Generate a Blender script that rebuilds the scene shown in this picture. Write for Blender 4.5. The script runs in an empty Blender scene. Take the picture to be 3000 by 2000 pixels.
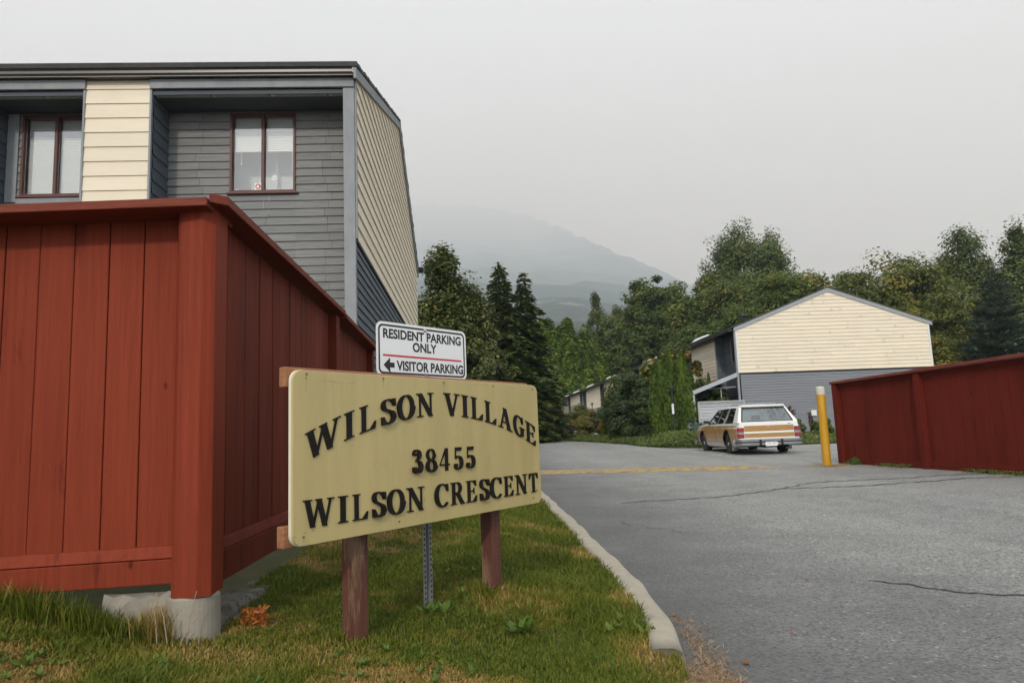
import bpy, bmesh, math, random
import numpy as np
from mathutils import Vector, Matrix

random.seed(7)
rng = np.random.default_rng(11)
PI = math.pi
sc = bpy.context.scene
COL = sc.collection

# ------------------------------------------------------------------ camera
YAW, PITCH, ROLL = 0.0622254, 0.1306784, -0.0391756
fw = Vector((math.sin(YAW) * math.cos(PITCH), math.cos(YAW) * math.cos(PITCH), math.sin(PITCH)))
r0 = Vector((math.cos(YAW), -math.sin(YAW), 0))
u0 = r0.cross(fw)
rt = math.cos(ROLL) * r0 + math.sin(ROLL) * u0
up = -math.sin(ROLL) * r0 + math.cos(ROLL) * u0
cam_d = bpy.data.cameras.new('camera')
cam = bpy.data.objects.new('camera', cam_d)
COL.objects.link(cam)
mw = Matrix((rt, up, -fw)).transposed().to_4x4()
mw.translation = Vector((0, 0, 1.0))
cam.matrix_world = mw
cam_d.sensor_width = 36
cam_d.sensor_fit = 'HORIZONTAL'
cam_d.lens = 25.2
cam_d.clip_start = 0.05
cam_d.clip_end = 30000
sc.camera = cam

# ------------------------------------------------------------------ sky, sun, exposure
SUN_EL, SUN_AZ = math.radians(29), math.radians(194)      # azimuth clockwise from +Y: behind the camera
w = bpy.data.worlds.new('World')
sc.world = w
w.use_nodes = True
nt = w.node_tree
nt.nodes.clear()
sky = nt.nodes.new('ShaderNodeTexSky')
sky.sky_type = 'NISHITA'
sky.sun_disc = False
sky.sun_elevation = SUN_EL
sky.sun_rotation = SUN_AZ
sky.air_density = 1.0
sky.dust_density = 6.0
sky.ozone_density = 1.0
hsv = nt.nodes.new('ShaderNodeHueSaturation')           # thick smoke: almost no blue left
hsv.inputs['Saturation'].default_value = 0.22
tcw = nt.nodes.new('ShaderNodeTexCoord')                  # overcast veil: brighter overhead than at the horizon
spw = nt.nodes.new('ShaderNodeSeparateXYZ')
nt.links.new(tcw.outputs['Generated'], spw.inputs[0])
mrw = nt.nodes.new('ShaderNodeMapRange')
mrw.inputs['To Min'].default_value = .78
mrw.inputs['To Max'].default_value = 1.45
nt.links.new(spw.outputs['Z'], mrw.inputs['Value'])
veil = nt.nodes.new('ShaderNodeMixRGB')
veil.blend_type = 'MULTIPLY'
veil.inputs[0].default_value = 1
veil.inputs[1].default_value = (8.05, 9.0, 9.8, 1)
nt.links.new(mrw.outputs[0], veil.inputs[2])
mix = nt.nodes.new('ShaderNodeMixRGB')
mix.inputs[0].default_value = 0.85
nt.links.new(veil.outputs[0], mix.inputs[2])
bg = nt.nodes.new('ShaderNodeBackground')
bg.inputs['Strength'].default_value = 0.15
wo = nt.nodes.new('ShaderNodeOutputWorld')
nt.links.new(sky.outputs[0], hsv.inputs['Color'])
nt.links.new(hsv.outputs[0], mix.inputs[1])
nt.links.new(mix.outputs[0], bg.inputs['Color'])
nt.links.new(bg.outputs[0], wo.inputs[0])

sl = bpy.data.lights.new('sun', 'SUN')
sl.energy = 1.8
sl.angle = math.radians(4.0)
sl.color = (1.0, 0.92, 0.80)
so = bpy.data.objects.new('sun', sl)
COL.objects.link(so)
sd = Vector((math.sin(SUN_AZ) * math.cos(SUN_EL), math.cos(SUN_AZ) * math.cos(SUN_EL), math.sin(SUN_EL)))
so.rotation_euler = (-sd).to_track_quat('-Z', 'Y').to_euler()

sc.view_settings.view_transform = 'Standard'
sc.view_settings.look = 'None'
sc.view_settings.gamma = 1
sc.view_settings.exposure = -0.10
sc.render.engine = 'CYCLES'
cy = sc.cycles
cy.max_bounces = 6
cy.diffuse_bounces = 3
cy.glossy_bounces = 3
cy.transmission_bounces = 4
cy.transparent_max_bounces = 12
cy.volume_bounces = 3
cy.use_denoising = True
cy.sample_clamp_indirect = 8

# ------------------------------------------------------------------ materials
def newmat(name):
    m = bpy.data.materials.new(name)
    m.use_nodes = True
    t = m.node_tree
    b = t.nodes['Principled BSDF']
    return m, t, b

def N(t, typ, **kw):
    n = t.nodes.new(typ)
    for k, v in kw.items():
        setattr(n, k, v)
    return n

def noise(t, vec, scale, detail=5, rough=.6, dist=0.0):
    n = N(t, 'ShaderNodeTexNoise')
    n.inputs['Scale'].default_value = scale
    n.inputs['Detail'].default_value = detail
    n.inputs['Roughness'].default_value = rough
    n.inputs['Distortion'].default_value = dist
    t.links.new(vec, n.inputs['Vector'])
    return n.outputs[0]

def ramp(t, fac, stops):
    r = N(t, 'ShaderNodeValToRGB')
    e = r.color_ramp.elements
    while len(e) < len(stops):
        e.new(.5)
    for i, (p, c) in enumerate(stops):
        e[i].position = p
        e[i].color = (*c, 1) if len(c) == 3 else c
    t.links.new(fac, r.inputs[0])
    return r.outputs[0]

def mapping(t, scale=(1, 1, 1), rot=(0, 0, 0), loc=(0, 0, 0)):
    tc = N(t, 'ShaderNodeTexCoord')
    mp = N(t, 'ShaderNodeMapping')
    mp.inputs['Scale'].default_value = scale
    mp.inputs['Rotation'].default_value = rot
    mp.inputs['Location'].default_value = loc
    t.links.new(tc.outputs['Object'], mp.inputs['Vector'])
    return mp.outputs[0]

def mixc(t, fac, a, b, typ='MIX'):
    m = N(t, 'ShaderNodeMixRGB', blend_type=typ)
    for i, v in ((0, fac), (1, a), (2, b)):
        if isinstance(v, (int, float)):
            m.inputs[i].default_value = v
        elif isinstance(v, tuple):
            m.inputs[i].default_value = (*v, 1)
        else:
            t.links.new(v, m.inputs[i])
    return m.outputs[0]

def bump(t, b, h, strength=.3, dist=.01):
    n = N(t, 'ShaderNodeBump')
    n.inputs['Strength'].default_value = strength
    n.inputs['Distance'].default_value = dist
    t.links.new(h, n.inputs['Height'])
    t.links.new(n.outputs[0], b.inputs['Normal'])

def PM(name, c1, c2=None, scale=3.0, stretch=(1, 1, 1), rough=.6, spec=.3, bs=0, bscale=40, metallic=0,
       lo=.3, hi=.7, bdist=.004, detail=6, spots=None, spot_scale=9, spot_lo=.62, coat=0, island=0, grain=None, knots=None):
    """painted / weathered surface: two tones on stretched noise, optional third colour in spots, grain bump"""
    m, t, b = newmat(name)
    v = mapping(t, stretch)
    c2 = c2 or tuple(x * .8 for x in c1)
    col = ramp(t, noise(t, v, scale, detail), [(lo, c1), (hi, c2)])
    if spots:
        f = ramp(t, noise(t, v, spot_scale, 7, .7), [(spot_lo, (0, 0, 0)), (spot_lo + .08, (1, 1, 1))])
        col = mixc(t, f, col, spots)
    if grain:                       # (stretch x, y, z, amount): streaks along the wood
        g = noise(t, mapping(t, grain[:3]), 1.0, 7, .75, .3)
        col = mixc(t, 1.0, col, ramp(t, g, [(.30, (1 - grain[3],) * 3), (.62, (1 + grain[3] * .4,) * 3)]), 'MULTIPLY')
    if knots:                       # (stretch x, y, z, share): dark knots and nail holes
        vk = N(t, 'ShaderNodeTexVoronoi')
        vk.inputs['Scale'].default_value = 1
        t.links.new(mapping(t, knots[:3]), vk.inputs['Vector'])
        sk = N(t, 'ShaderNodeSeparateColor')
        t.links.new(vk.outputs['Color'], sk.inputs[0])
        kf = mixc(t, 1.0, ramp(t, vk.outputs['Distance'], [(.05, (1, 1, 1)), (.11, (0, 0, 0))]), ramp(t, sk.outputs[0], [(1 - knots[3], (0, 0, 0)), (1.02 - knots[3], (.75, .75, .75))]), 'MULTIPLY')
        col = mixc(t, kf, col, tuple(x * .22 for x in c1))
    if island:                      # every board a shade of its own
        gi = N(t, 'ShaderNodeNewGeometry')
        col = mixc(t, 1.0, col, ramp(t, gi.outputs['Random Per Island'], [(0, (1 - island,) * 3), (1, (1 + island,) * 3)]), 'MULTIPLY')
    t.links.new(col, b.inputs['Base Color'])
    b.inputs['Roughness'].default_value = rough
    b.inputs['Specular IOR Level'].default_value = spec
    b.inputs['Metallic'].default_value = metallic
    b.inputs['Coat Weight'].default_value = coat
    if bs:
        bump(t, b, noise(t, v, bscale, 6, .7), bs, bdist)
    return m

def leafmat(name, stops, trans=.3, rough=.55):
    m, t, b = newmat(name)
    a = N(t, 'ShaderNodeAttribute')
    a.attribute_name = 'tint'
    col = ramp(t, a.outputs['Fac'], stops)
    t.links.new(col, b.inputs['Base Color'])
    b.inputs['Roughness'].default_value = rough
    b.inputs['Specular IOR Level'].default_value = .25
    tr = N(t, 'ShaderNodeBsdfTranslucent')
    t.links.new(mixc(t, .5, col, (.16, .2, .03)), tr.inputs['Color'])
    mx = N(t, 'ShaderNodeMixShader')
    mx.inputs[0].default_value = trans
    t.links.new(b.outputs[0], mx.inputs[1])
    t.links.new(tr.outputs[0], mx.inputs[2])
    t.links.new(mx.outputs[0], t.nodes['Material Output'].inputs[0])
    return m

def glassmat(name, tint=(.8, .85, .85), refl=.12, dark=.0):
    """window pane: see-through with a fresnel mirror"""
    m, t, b = newmat(name)
    t.nodes.remove(b)
    tp = N(t, 'ShaderNodeBsdfTransparent')
    tp.inputs[0].default_value = (*tint, 1)
    gl = N(t, 'ShaderNodeBsdfGlossy')
    gl.inputs['Roughness'].default_value = .02
    fr = N(t, 'ShaderNodeFresnel')
    fr.inputs[0].default_value = 1.5
    ad = N(t, 'ShaderNodeMath', operation='ADD')
    ad.inputs[1].default_value = refl
    ad.use_clamp = True
    t.links.new(fr.outputs[0], ad.inputs[0])
    mx = N(t, 'ShaderNodeMixShader')
    t.links.new(ad.outputs[0], mx.inputs[0])
    t.links.new(tp.outputs[0], mx.inputs[1])
    t.links.new(gl.outputs[0], mx.inputs[2])
    t.links.new(mx.outputs[0], t.nodes['Material Output'].inputs[0])
    return m

# ------------------------------------------------------------------ mesh builder
class MB:
    def __init__(s):
        s.v, s.f, s.m = [], [], []
    def add(s, vs, fs, mi=0):
        o = len(s.v)
        s.v += [tuple(p) for p in vs]
        s.f += [[i + o for i in f] for f in fs]
        s.m += [mi] * len(fs)
        return s
    def box(s, x0, x1, y0, y1, z0, z1, mi=0):
        return s.add([(x0, y0, z0), (x1, y0, z0), (x1, y1, z0), (x0, y1, z0), (x0, y0, z1), (x1, y0, z1), (x1, y1, z1), (x0, y1, z1)],
                     [(0, 3, 2, 1), (4, 5, 6, 7), (0, 1, 5, 4), (1, 2, 6, 5), (2, 3, 7, 6), (3, 0, 4, 7)], mi)
    def extrude(s, poly, vec, mi=0):
        n = len(poly)
        vec = Vector(vec)
        a = [Vector(p) for p in poly]
        nrm = Vector((0, 0, 0))
        for i in range(n):
            nrm += a[i].cross(a[(i + 1) % n])
        if nrm.dot(vec) > 0:
            a.reverse()
        b = [p + vec for p in a]
        fs = [list(range(n)), list(range(2 * n - 1, n - 1, -1))]
        fs += [(i, i + n, (i + 1) % n + n, (i + 1) % n) for i in range(n)]
        return s.add(a + b, fs, mi)
    def bar(s, p0, p1, wd, ht, upv=(0, 0, 1), mi=0):
        p0, p1 = Vector(p0), Vector(p1)
        d = (p1 - p0).normalized()
        sd_ = d.cross(Vector(upv)).normalized()
        u_ = sd_.cross(d)
        a, b = sd_ * wd / 2, u_ * ht / 2
        return s.extrude([p0 - a - b, p0 + a - b, p0 + a + b, p0 - a + b], p1 - p0, mi)
    def tube(s, pts, rad, n=8, mi=0, cap=True):
        pts = [Vector(p) for p in pts]
        if not hasattr(rad, '__len__'):
            rad = [rad] * len(pts)
        vs, fs = [], []
        for i, p in enumerate(pts):
            d = (pts[min(i + 1, len(pts) - 1)] - pts[max(i - 1, 0)]).normalized()
            x = d.orthogonal().normalized() if i == 0 else (px - d * px.dot(d)).normalized()
            px = x
            y = d.cross(x)
            for k in range(n):
                a = 2 * PI * k / n
                vs.append(p + (x * math.cos(a) + y * math.sin(a)) * rad[i])
        for i in range(len(pts) - 1):
            for k in range(n):
                fs.append((i * n + k, i * n + (k + 1) % n, (i + 1) * n + (k + 1) % n, (i + 1) * n + k))
        if cap:
            fs.append(tuple(reversed(range(n))))
            fs.append(tuple(range((len(pts) - 1) * n, len(pts) * n)))
        return s.add(vs, fs, mi)
    def lathe(s, prof, n=24, c=(0, 0, 0), axis='z', mi=0):
        vs, fs = [], []
        for r, z in prof:
            for k in range(n):
                a = 2 * PI * k / n
                p = (r * math.cos(a), r * math.sin(a), z)
                if axis == 'y':
                    p = (p[0], z, p[1])
                elif axis == 'x':
                    p = (z, p[0], p[1])
                vs.append((p[0] + c[0], p[1] + c[1], p[2] + c[2]))
        m_ = len(prof)
        for i in range(m_ - 1):
            for k in range(n):
                q = (i * n + k, i * n + (k + 1) % n, (i + 1) * n + (k + 1) % n, (i + 1) * n + k)
                fs.append(tuple(reversed(q)) if axis == 'y' else q)
        fs.append(tuple(reversed(range(n))) if axis != 'y' else tuple(range(n)))
        e = tuple(range((m_ - 1) * n, m_ * n))
        fs.append(e if axis != 'y' else tuple(reversed(e)))
        return s.add(vs, fs, mi)
    def build(s, name, mats, parent=None, smooth=False, bevel=0, local=False, seg=2):
        me = bpy.data.meshes.new(name)
        vs = s.v
        if parent is not None and not local:
            iv = parent.matrix_basis.inverted()
            pp = parent.parent
            while pp is not None:
                iv = iv @ pp.matrix_basis.inverted()
                pp = pp.parent
            vs = [iv @ Vector(p) for p in vs]
        me.from_pydata([tuple(p) for p in vs], [], s.f)
        if not isinstance(mats, (list, tuple)):
            mats = [mats]
        for m in mats:
            me.materials.append(m)
        if len(mats) > 1:
            me.polygons.foreach_set('material_index', s.m)
        if smooth:
            me.polygons.foreach_set('use_smooth', [True] * len(me.polygons))
        me.update()
        o = bpy.data.objects.new(name, me)
        COL.objects.link(o)
        if parent is not None:
            o.parent = parent
        if bevel:
            b = o.modifiers.new('bevel', 'BEVEL')
            b.width = bevel
            b.segments = seg
            b.limit_method = 'ANGLE'
            b.angle_limit = math.radians(40)
        if smooth == 'auto':
            pass
        return o

def tag(o, label=None, cat=None, group=None, kind=None):
    if label:
        o['label'] = label
    if cat:
        o['category'] = cat
    if group:
        o['group'] = group
    if kind:
        o['kind'] = kind
    return o

def thing(name, label, cat, loc=(0, 0, 0), rz=0.0, group=None):
    o = bpy.data.objects.new(name, None)
    o.empty_display_size = .2
    COL.objects.link(o)
    o.location = loc
    o.rotation_euler = (0, 0, rz)
    o.matrix_basis = Matrix.Translation(loc) @ Matrix.Rotation(rz, 4, 'Z')
    return tag(o, label, cat, group)

def quads(name, P, A, B, tint, mat, parent=None, diamond=True, offset=None):
    """N leaf-sized faces: centre P, half-width vectors A, half-length vectors B"""
    n = len(P)
    V = np.empty((n, 4, 3))
    if diamond:
        V[:, 0] = P - B; V[:, 1] = P + A - .1 * B; V[:, 2] = P + B; V[:, 3] = P - A - .1 * B
    else:
        V[:, 0] = P - A - B; V[:, 1] = P + A - B; V[:, 2] = P + A + B; V[:, 3] = P - A + B
    if offset is not None:
        V -= np.array(offset)
    me = bpy.data.meshes.new(name)
    me.vertices.add(n * 4)
    me.vertices.foreach_set('co', V.ravel())
    me.loops.add(n * 4)
    me.loops.foreach_set('vertex_index', np.arange(n * 4, dtype=np.int32))
    me.polygons.add(n)
    me.polygons.foreach_set('loop_start', np.arange(0, n * 4, 4, dtype=np.int32))
    me.materials.append(mat)
    me.update(calc_edges=True)
    at = me.attributes.new('tint', 'FLOAT', 'FACE')
    at.data.foreach_set('value', np.clip(tint, 0, 1).astype(np.float32))
    o = bpy.data.objects.new(name, me)
    COL.objects.link(o)
    if parent is not None:
        o.parent = parent
    return o

def unit(v):
    return v / (np.linalg.norm(v, axis=-1, keepdims=True) + 1e-9)

def gz(y):
    """height of the drive: it climbs gently away from the camera"""
    y = np.minimum(y, 55.0)
    return .0072 * ((y - 5) + np.sqrt((y - 5) ** 2 + 4))

def lawn_z(x, y):
    x = np.asarray(x, float); y = np.asarray(y, float)
    t = np.clip((.82 - x) / 1.85, 0, 1)
    z = .074 + .20 * t ** 1.7 + .085 * np.exp(-((x - .08) / .42) ** 2) * np.clip((y - 3.15) / .6, 0, 1)
    s = np.clip((-1.1 - x) / .7, 0, 1)
    z = z + .13 * s * s * (3 - 2 * s)
    z = z + gz(y) * .9
    q = np.clip((3.12 - y) / .25, 0, 1) * np.clip((x - .55) / .3, 0, 1)      # the verge falls to the asphalt past the kerb's end
    z = z - q * .09
    z = np.where(x > np.interp(y, [3.08, 3.16, 3.42, 3.75, 4.4, 5.6, 7.4], [.872, .885, .93, .965, 1.0, 1.02, 1.04]) - .035, -.06, z)   # stops under the kerb
    z = z + .012 * np.sin(3.1 * x + 1.3 * y) * np.sin(2.3 * y - .8 * x)
    return z

def vnoise(x, y, s, seed=0):
    """cheap value noise for patches in the grass"""
    x = np.asarray(x) * s + 100 + seed * 17.3; y = np.asarray(y) * s + 100 - seed * 9.1
    xi = np.floor(x); yi = np.floor(y)
    fx = x - xi; fy = y - yi
    fx = fx * fx * (3 - 2 * fx); fy = fy * fy * (3 - 2 * fy)
    h = lambda a, b: np.modf(np.abs(np.sin(a * 12.9898 + b * 78.233 + seed) * 43758.5453))[0]
    return (h(xi, yi) * (1 - fx) + h(xi + 1, yi) * fx) * (1 - fy) + (h(xi, yi + 1) * (1 - fx) + h(xi + 1, yi + 1) * fx) * fy
# ------------------------------------------------------------------ palette
m_cream = PM('cream_siding', (.72, .63, .495), (.67, .58, .45), 1.2, (1, 1, 3), rough=.75, bs=.25, bscale=22, island=.035, grain=(2, 2, 40, .06))
m_patch = PM('caulked_joint', (.52, .47, .375), (.61, .54, .42), 6, rough=.8)
m_slate = PM('slate_blue_siding', (.078, .094, .115), (.108, .122, .138), 1.5, (.35, .35, 5), rough=.7, bs=.5, bscale=9,
             spots=(.14, .135, .135), spot_scale=5, spot_lo=.60, island=.09, grain=(3, 3, 60, .28))
m_slate_lit = PM('weathered_slate_sunlit', (.175, .176, .174), (.215, .212, .202), 1.6, (.3, .3, 6), rough=.75, bs=.6, bscale=9,  # same paint as the slate blue; sunlit grey put into the colour
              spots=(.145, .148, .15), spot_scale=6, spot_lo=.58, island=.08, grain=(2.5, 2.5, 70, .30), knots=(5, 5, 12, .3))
m_trim = PM('grey_trim_board', (.21, .22, .235), (.27, .275, .285), 2.5, (.6, .6, .6), rough=.7, bs=.4, bscale=30, grain=(8, 8, 3, .15))
m_white = PM('white_trim', (.66, .65, .63), (.58, .57, .55), 3, rough=.6)
m_weather = PM('weathered_white_boards', (.42, .43, .44), (.33, .34, .36), 2.5, (.6, .6, 6), rough=.8, spots=(.24, .25, .27), spot_scale=5, island=.12, grain=(3, 3, 60, .3))
m_gutter = PM('dark_gutter', (.07, .06, .058), (.095, .085, .08), 2, (.3, 1, 1), rough=.35, spec=.5)
m_lip = PM('gutter_lip', (.30, .29, .26), (.26, .25, .23), 3, rough=.4)
m_roof = PM('asphalt_shingles', (.055, .055, .055), (.085, .08, .078), 14, rough=.9, bs=.5, bscale=60)
m_brownroof = PM('brown_shingles', (.16, .12, .10), (.22, .17, .145), 9, rough=.9, bs=.5, bscale=40)
m_soffit = PM('dark_soffit', (.07, .08, .095), (.09, .10, .115), 2, rough=.8)
m_vent = PM('vent_strip', (.52, .52, .47), (.44, .44, .40), 4, rough=.6)
m_black = PM('matt_black', (.012, .012, .013), (.02, .02, .02), 5, rough=.6)
m_sash = PM('oxblood_window_frame', (.115, .042, .034), (.09, .034, .03), 4, rough=.5)
m_blind = PM('pale_blind', (.88, .87, .83), (.84, .83, .80), 3, rough=.6)
m_room = PM('room_wall', (.66, .66, .63), (.60, .60, .58), 1.0, rough=.9)
m_pane = glassmat('window_glass', (.94, .95, .95), .04)
m_red = PM('red_fence_paint', (.205, .036, .016), (.175, .029, .0125), 1.5, (2.2, 2.2, .5), rough=.62, bs=.55, bscale=14,
           spots=(.115, .019, .010), spot_scale=3.2, spot_lo=.60, spec=.09, island=.05, grain=(55, 55, 1.6, .22), knots=(9, 9, 5, .45))
m_redcap = PM('red_cap_paint', (.185, .044, .026), (.145, .032, .019), 2.5, (.5, .5, 3), rough=.65, spec=.15, bs=.6, bscale=25, spots=(.095, .03, .016), spot_scale=4, grain=(3, 60, 60, .3))
m_red_shaded = PM('red_fence_paint_shaded', (.150, .028, .015), (.115, .020, .011), 1.5, (2.4, 2.4, .4), rough=.62, bs=.5, bscale=14,  # same paint as the front run, its shade put into the colour
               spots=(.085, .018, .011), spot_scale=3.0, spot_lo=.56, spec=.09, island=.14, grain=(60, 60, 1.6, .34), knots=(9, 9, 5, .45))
m_redpost = PM('red_post_paint', (.215, .038, .018), (.185, .032, .015), 2, (2, 2, .4), rough=.6, bs=.6, bscale=22, spec=.09, grain=(45, 45, 1.6, .25), knots=(9, 9, 5, .45))
m_redfar = PM('maroon_fence_paint', (.125, .017, .0095), (.10, .013, .008), 1.2, (1.5, 1.5, .3), rough=.7, spec=.08, bs=.4, bscale=12,
              spots=(.072, .011, .007), spot_scale=2.5, spot_lo=.60, island=.07, grain=(40, 40, 1.2, .25), knots=(5, 5, 3, .4))
m_redfarcap = PM('maroon_cap_paint', (.185, .038, .025), (.145, .029, .019), 2, (1, 1, 1), rough=.55, bs=.3, bscale=20)
m_conc = PM('old_concrete', (.29, .262, .21), (.22, .198, .16), 4, rough=.9, bs=.7, bscale=45, spots=(.16, .155, .14), spot_scale=13, spot_lo=.63, bdist=.006)
m_kerb = PM('kerb_concrete', (.39, .345, .27), (.32, .285, .225), 3.5, rough=.9, bs=.5, bscale=90, spots=(.30, .27, .23), spot_scale=26, spot_lo=.62, grain=(9, 9, 9, .12))
m_oldconc = PM('mossy_concrete', (.20, .185, .155), (.10, .095, .078), 5, rough=.95, bs=.9, bscale=30, spots=(.07, .07, .055), spot_scale=9, spot_lo=.52, bdist=.012)
m_signface = PM('yellowed_sign_panel', (.475, .375, .165), (.405, .32, .135), 1.1, (1, 1, .35), rough=.33, spec=.45, spots=(.40, .32, .15), spot_scale=7, spot_lo=.6, grain=(9, 9, .8, .10))
m_signedge = PM('pale_panel_edge', (.70, .66, .52), (.6, .55, .42), 6, rough=.5)
m_letter = PM('black_raised_letters', (.009, .008, .007), (.016, .013, .012), 8, spec=.12, rough=.6)
m_screw = PM('rusty_screw', (.16, .10, .05), (.25, .17, .09), 30, rough=.7)
m_scuff = PM('scuff', (.22, .19, .11), (.36, .31, .17), 25, rough=.8)
m_batten = PM('bare_cedar', (.33, .15, .065), (.26, .11, .05), 3, (1, 1, 6), rough=.75, bs=.5, bscale=20, grain=(3, 60, 60, .35))
m_post = PM('worn_brown_post', (.125, .046, .03), (.085, .033, .024), 2.0, (3, 3, .6), rough=.6, bs=.8, bscale=18,
            spots=(.20, .12, .07), spot_scale=3.2, spot_lo=.53, bdist=.006, grain=(60, 60, 2.2, .45))
m_plate = PM('white_sign_plate', (.72, .72, .72), (.69, .69, .69), 2, rough=.3, spec=.5)
m_ink = PM('sign_black', (.018, .018, .02), (.024, .024, .026), 4, rough=.35)
m_redink = PM('sign_red', (.50, .02, .035), (.45, .02, .03), 4, rough=.35)
m_galv = PM('galvanised_steel', (.33, .33, .325), (.25, .25, .25), 6, (1, 1, .6), rough=.5, metallic=.55, bs=.15, bscale=60)
m_hole = PM('post_hole', (.02, .02, .02), (.03, .03, .03), 5, rough=.9)
m_bolt = PM('bright_bolt', (.55, .55, .55), (.4, .4, .4), 9, rough=.35, metallic=.8)
m_yellow = PM('yellow_bollard_paint', (.52, .275, .012), (.44, .23, .012), 2.5, (3, 3, .8), rough=.45, spec=.5, bs=.3, bscale=30, spots=(.33, .14, .03), spot_scale=5.5, spot_lo=.66, grain=(14, 14, 1.5, .16))
m_bolcap = PM('bollard_worn_top', (.62, .59, .52), (.42, .37, .29), 7, rough=.7, spots=(.20, .12, .07), spot_scale=16, spot_lo=.6)
m_stone = PM('garden_stone', (.42, .40, .37), (.30, .285, .265), 4, rough=.9, bs=.5, bscale=20)
m_brownstone = PM('brown_boulder', (.27, .165, .12), (.19, .12, .09), 4, rough=.9, bs=.5, bscale=20)
m_drift = PM('driftwood', (.36, .27, .22), (.25, .18, .14), 5, (1, 1, 1), rough=.9, bs=.5, bscale=20)
m_pot = PM('glazed_pot', (.085, .045, .03), (.06, .035, .025), 5, rough=.3, spec=.5)
m_bark = PM('bark', (.085, .065, .05), (.05, .04, .032), 5, (1, 1, .3), rough=.9, bs=.8, bscale=14, bdist=.02)
m_barkpale = PM('pale_bark', (.16, .145, .125), (.10, .09, .078), 5, (1, 1, .3), rough=.9, bs=.6, bscale=14)

# ------------------------------------------------------------------ ground, drive, lawn
def sheet(name, xs, ys, zf, mat, kind='structure', smooth=True):
    X, Y = np.meshgrid(np.array(xs, float), np.array(ys, float))
    Z = zf(X, Y)
    nx, ny = X.shape[1], X.shape[0]
    V = np.stack([X, Y, Z], -1).reshape(-1, 3)
    i = np.arange(ny - 1)[:, None] * nx + np.arange(nx - 1)[None, :]
    F = np.stack([i, i + 1, i + 1 + nx, i + nx], -1).reshape(-1, 4)
    me = bpy.data.meshes.new(name)
    me.from_pydata(V.tolist(), [], F.tolist())
    me.materials.append(mat)
    if smooth:
        me.polygons.foreach_set('use_smooth', [True] * len(me.polygons))
    o = bpy.data.objects.new(name, me)
    COL.objects.link(o)
    o['kind'] = kind
    return o

m_ground = PM('rough_ground', (.075, .07, .035), (.11, .095, .05), .4, rough=.95, bs=.5, bscale=3, spots=(.05, .065, .02), spot_scale=1.3, spot_lo=.5)
sheet('ground', [-11000, -3000, -900, -300, -100, -40, -20, -8, 0, 8, 14, 20, 30, 60, 120, 300, 900, 3000, 11000],
      [-410, -60, -10, 0, 3, 5, 7, 10, 15, 20, 25, 30, 40, 50, 55, 60, 80, 120, 200, 400, 900, 2000, 4000, 8000, 13000, 18800],
      lambda x, y: gz(y) - .05 - np.clip((4 - y) / 4, 0, 1) * .05, m_ground)

# asphalt: pale aggregate in a grey binder, a damp dark band along the kerb, tyre-polished lanes
m_asph, t, b = newmat('old_asphalt')
v = mapping(t)
big = noise(t, v, .45, 5, .6)
mid = noise(t, v, 2.4, 6, .65)
fine = noise(t, v, 42, 7, .85)
c = ramp(t, mid, [(.28, (.185, .182, .174)), (.50, (.262, .257, .243)), (.75, (.325, .316, .296))])
c = mixc(t, ramp(t, big, [(.35, (0, 0, 0)), (.7, (.6, .6, .6))]), c, (.33, .32, .297))
c = mixc(t, ramp(t, fine, [(.40, (.9, .9, .9)), (.52, (0, 0, 0))]), c, (.055, .054, .053))
def stones(scale, share, colour, cc):
    vor = N(t, 'ShaderNodeTexVoronoi')
    vor.inputs['Scale'].default_value = scale
    t.links.new(v, vor.inputs['Vector'])
    sep = N(t, 'ShaderNodeSeparateColor')
    t.links.new(vor.outputs['Color'], sep.inputs[0])
    st = ramp(t, sep.outputs[0], [(1 - share, (0, 0, 0)), (1 - share + .03, (1, 1, 1))])
    dis = ramp(t, vor.outputs['Distance'], [(.34, (1, 1, 1)), (.48, (0, 0, 0))])
    return mixc(t, mixc(t, 1.0, st, dis, 'MULTIPLY'), cc, colour)
c = stones(64, .26, (.37, .36, .335), c)
c = stones(41, .06, (.50, .485, .45), c)
c = stones(52, .15, (.085, .083, .08), c)
oil = ramp(t, noise(t, v, .8, 5, .6, .5), [(.63, (0, 0, 0)), (.74, (.40, .40, .40))])
c = mixc(t, oil, c, (.10, .099, .097))
lane = noise(t, mapping(t, (.9, .06, 1)), 1.0, 4, .6)
c = mixc(t, 1.0, c, ramp(t, lane, [(.3, (.86, .86, .86)), (.7, (1.08, 1.08, 1.08))]), 'MULTIPLY')
# dirt washed down along the kerb
sx = N(t, 'ShaderNodeSeparateXYZ')
t.links.new(v, sx.inputs[0])
ad = N(t, 'ShaderNodeMath', operation='MULTIPLY_ADD')
t.links.new(noise(t, v, .9, 5, .65), ad.inputs[0])
ad.inputs[1].default_value = 2.6
t.links.new(sx.outputs['X'], ad.inputs[2])
mr = N(t, 'ShaderNodeMapRange')
mr.inputs['From Min'].default_value = 2.3
mr.inputs['From Max'].default_value = 4.6
mr.inputs['To Min'].default_value = .80
mr.inputs['To Max'].default_value = 0
t.links.new(ad.outputs[0], mr.inputs['Value'])
c = mixc(t, mr.outputs[0], c, (.088, .086, .086))
t.links.new(c, b.inputs['Base Color'])
b.inputs['Roughness'].default_value = .82
b.inputs['Specular IOR Level'].default_value = .35
bump(t, b, fine, .9, .008)
sheet('driveway', list(np.linspace(.2, 16, 30)) + [20, 30], list(np.linspace(-6, 64, 141)), lambda x, y: gz(y) + 0 * x, m_asph)
sheet('driveway_apron', [-30, -6, -2, .2], [-12, -6, -2, 0, 1.0], lambda x, y: gz(y) + 0 * x, m_asph)
sheet('street', [-60, -20, 0, 20, 60], [-22, -12, -6.0], lambda x, y: gz(y) + 0 * x - .004, m_asph)

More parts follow.
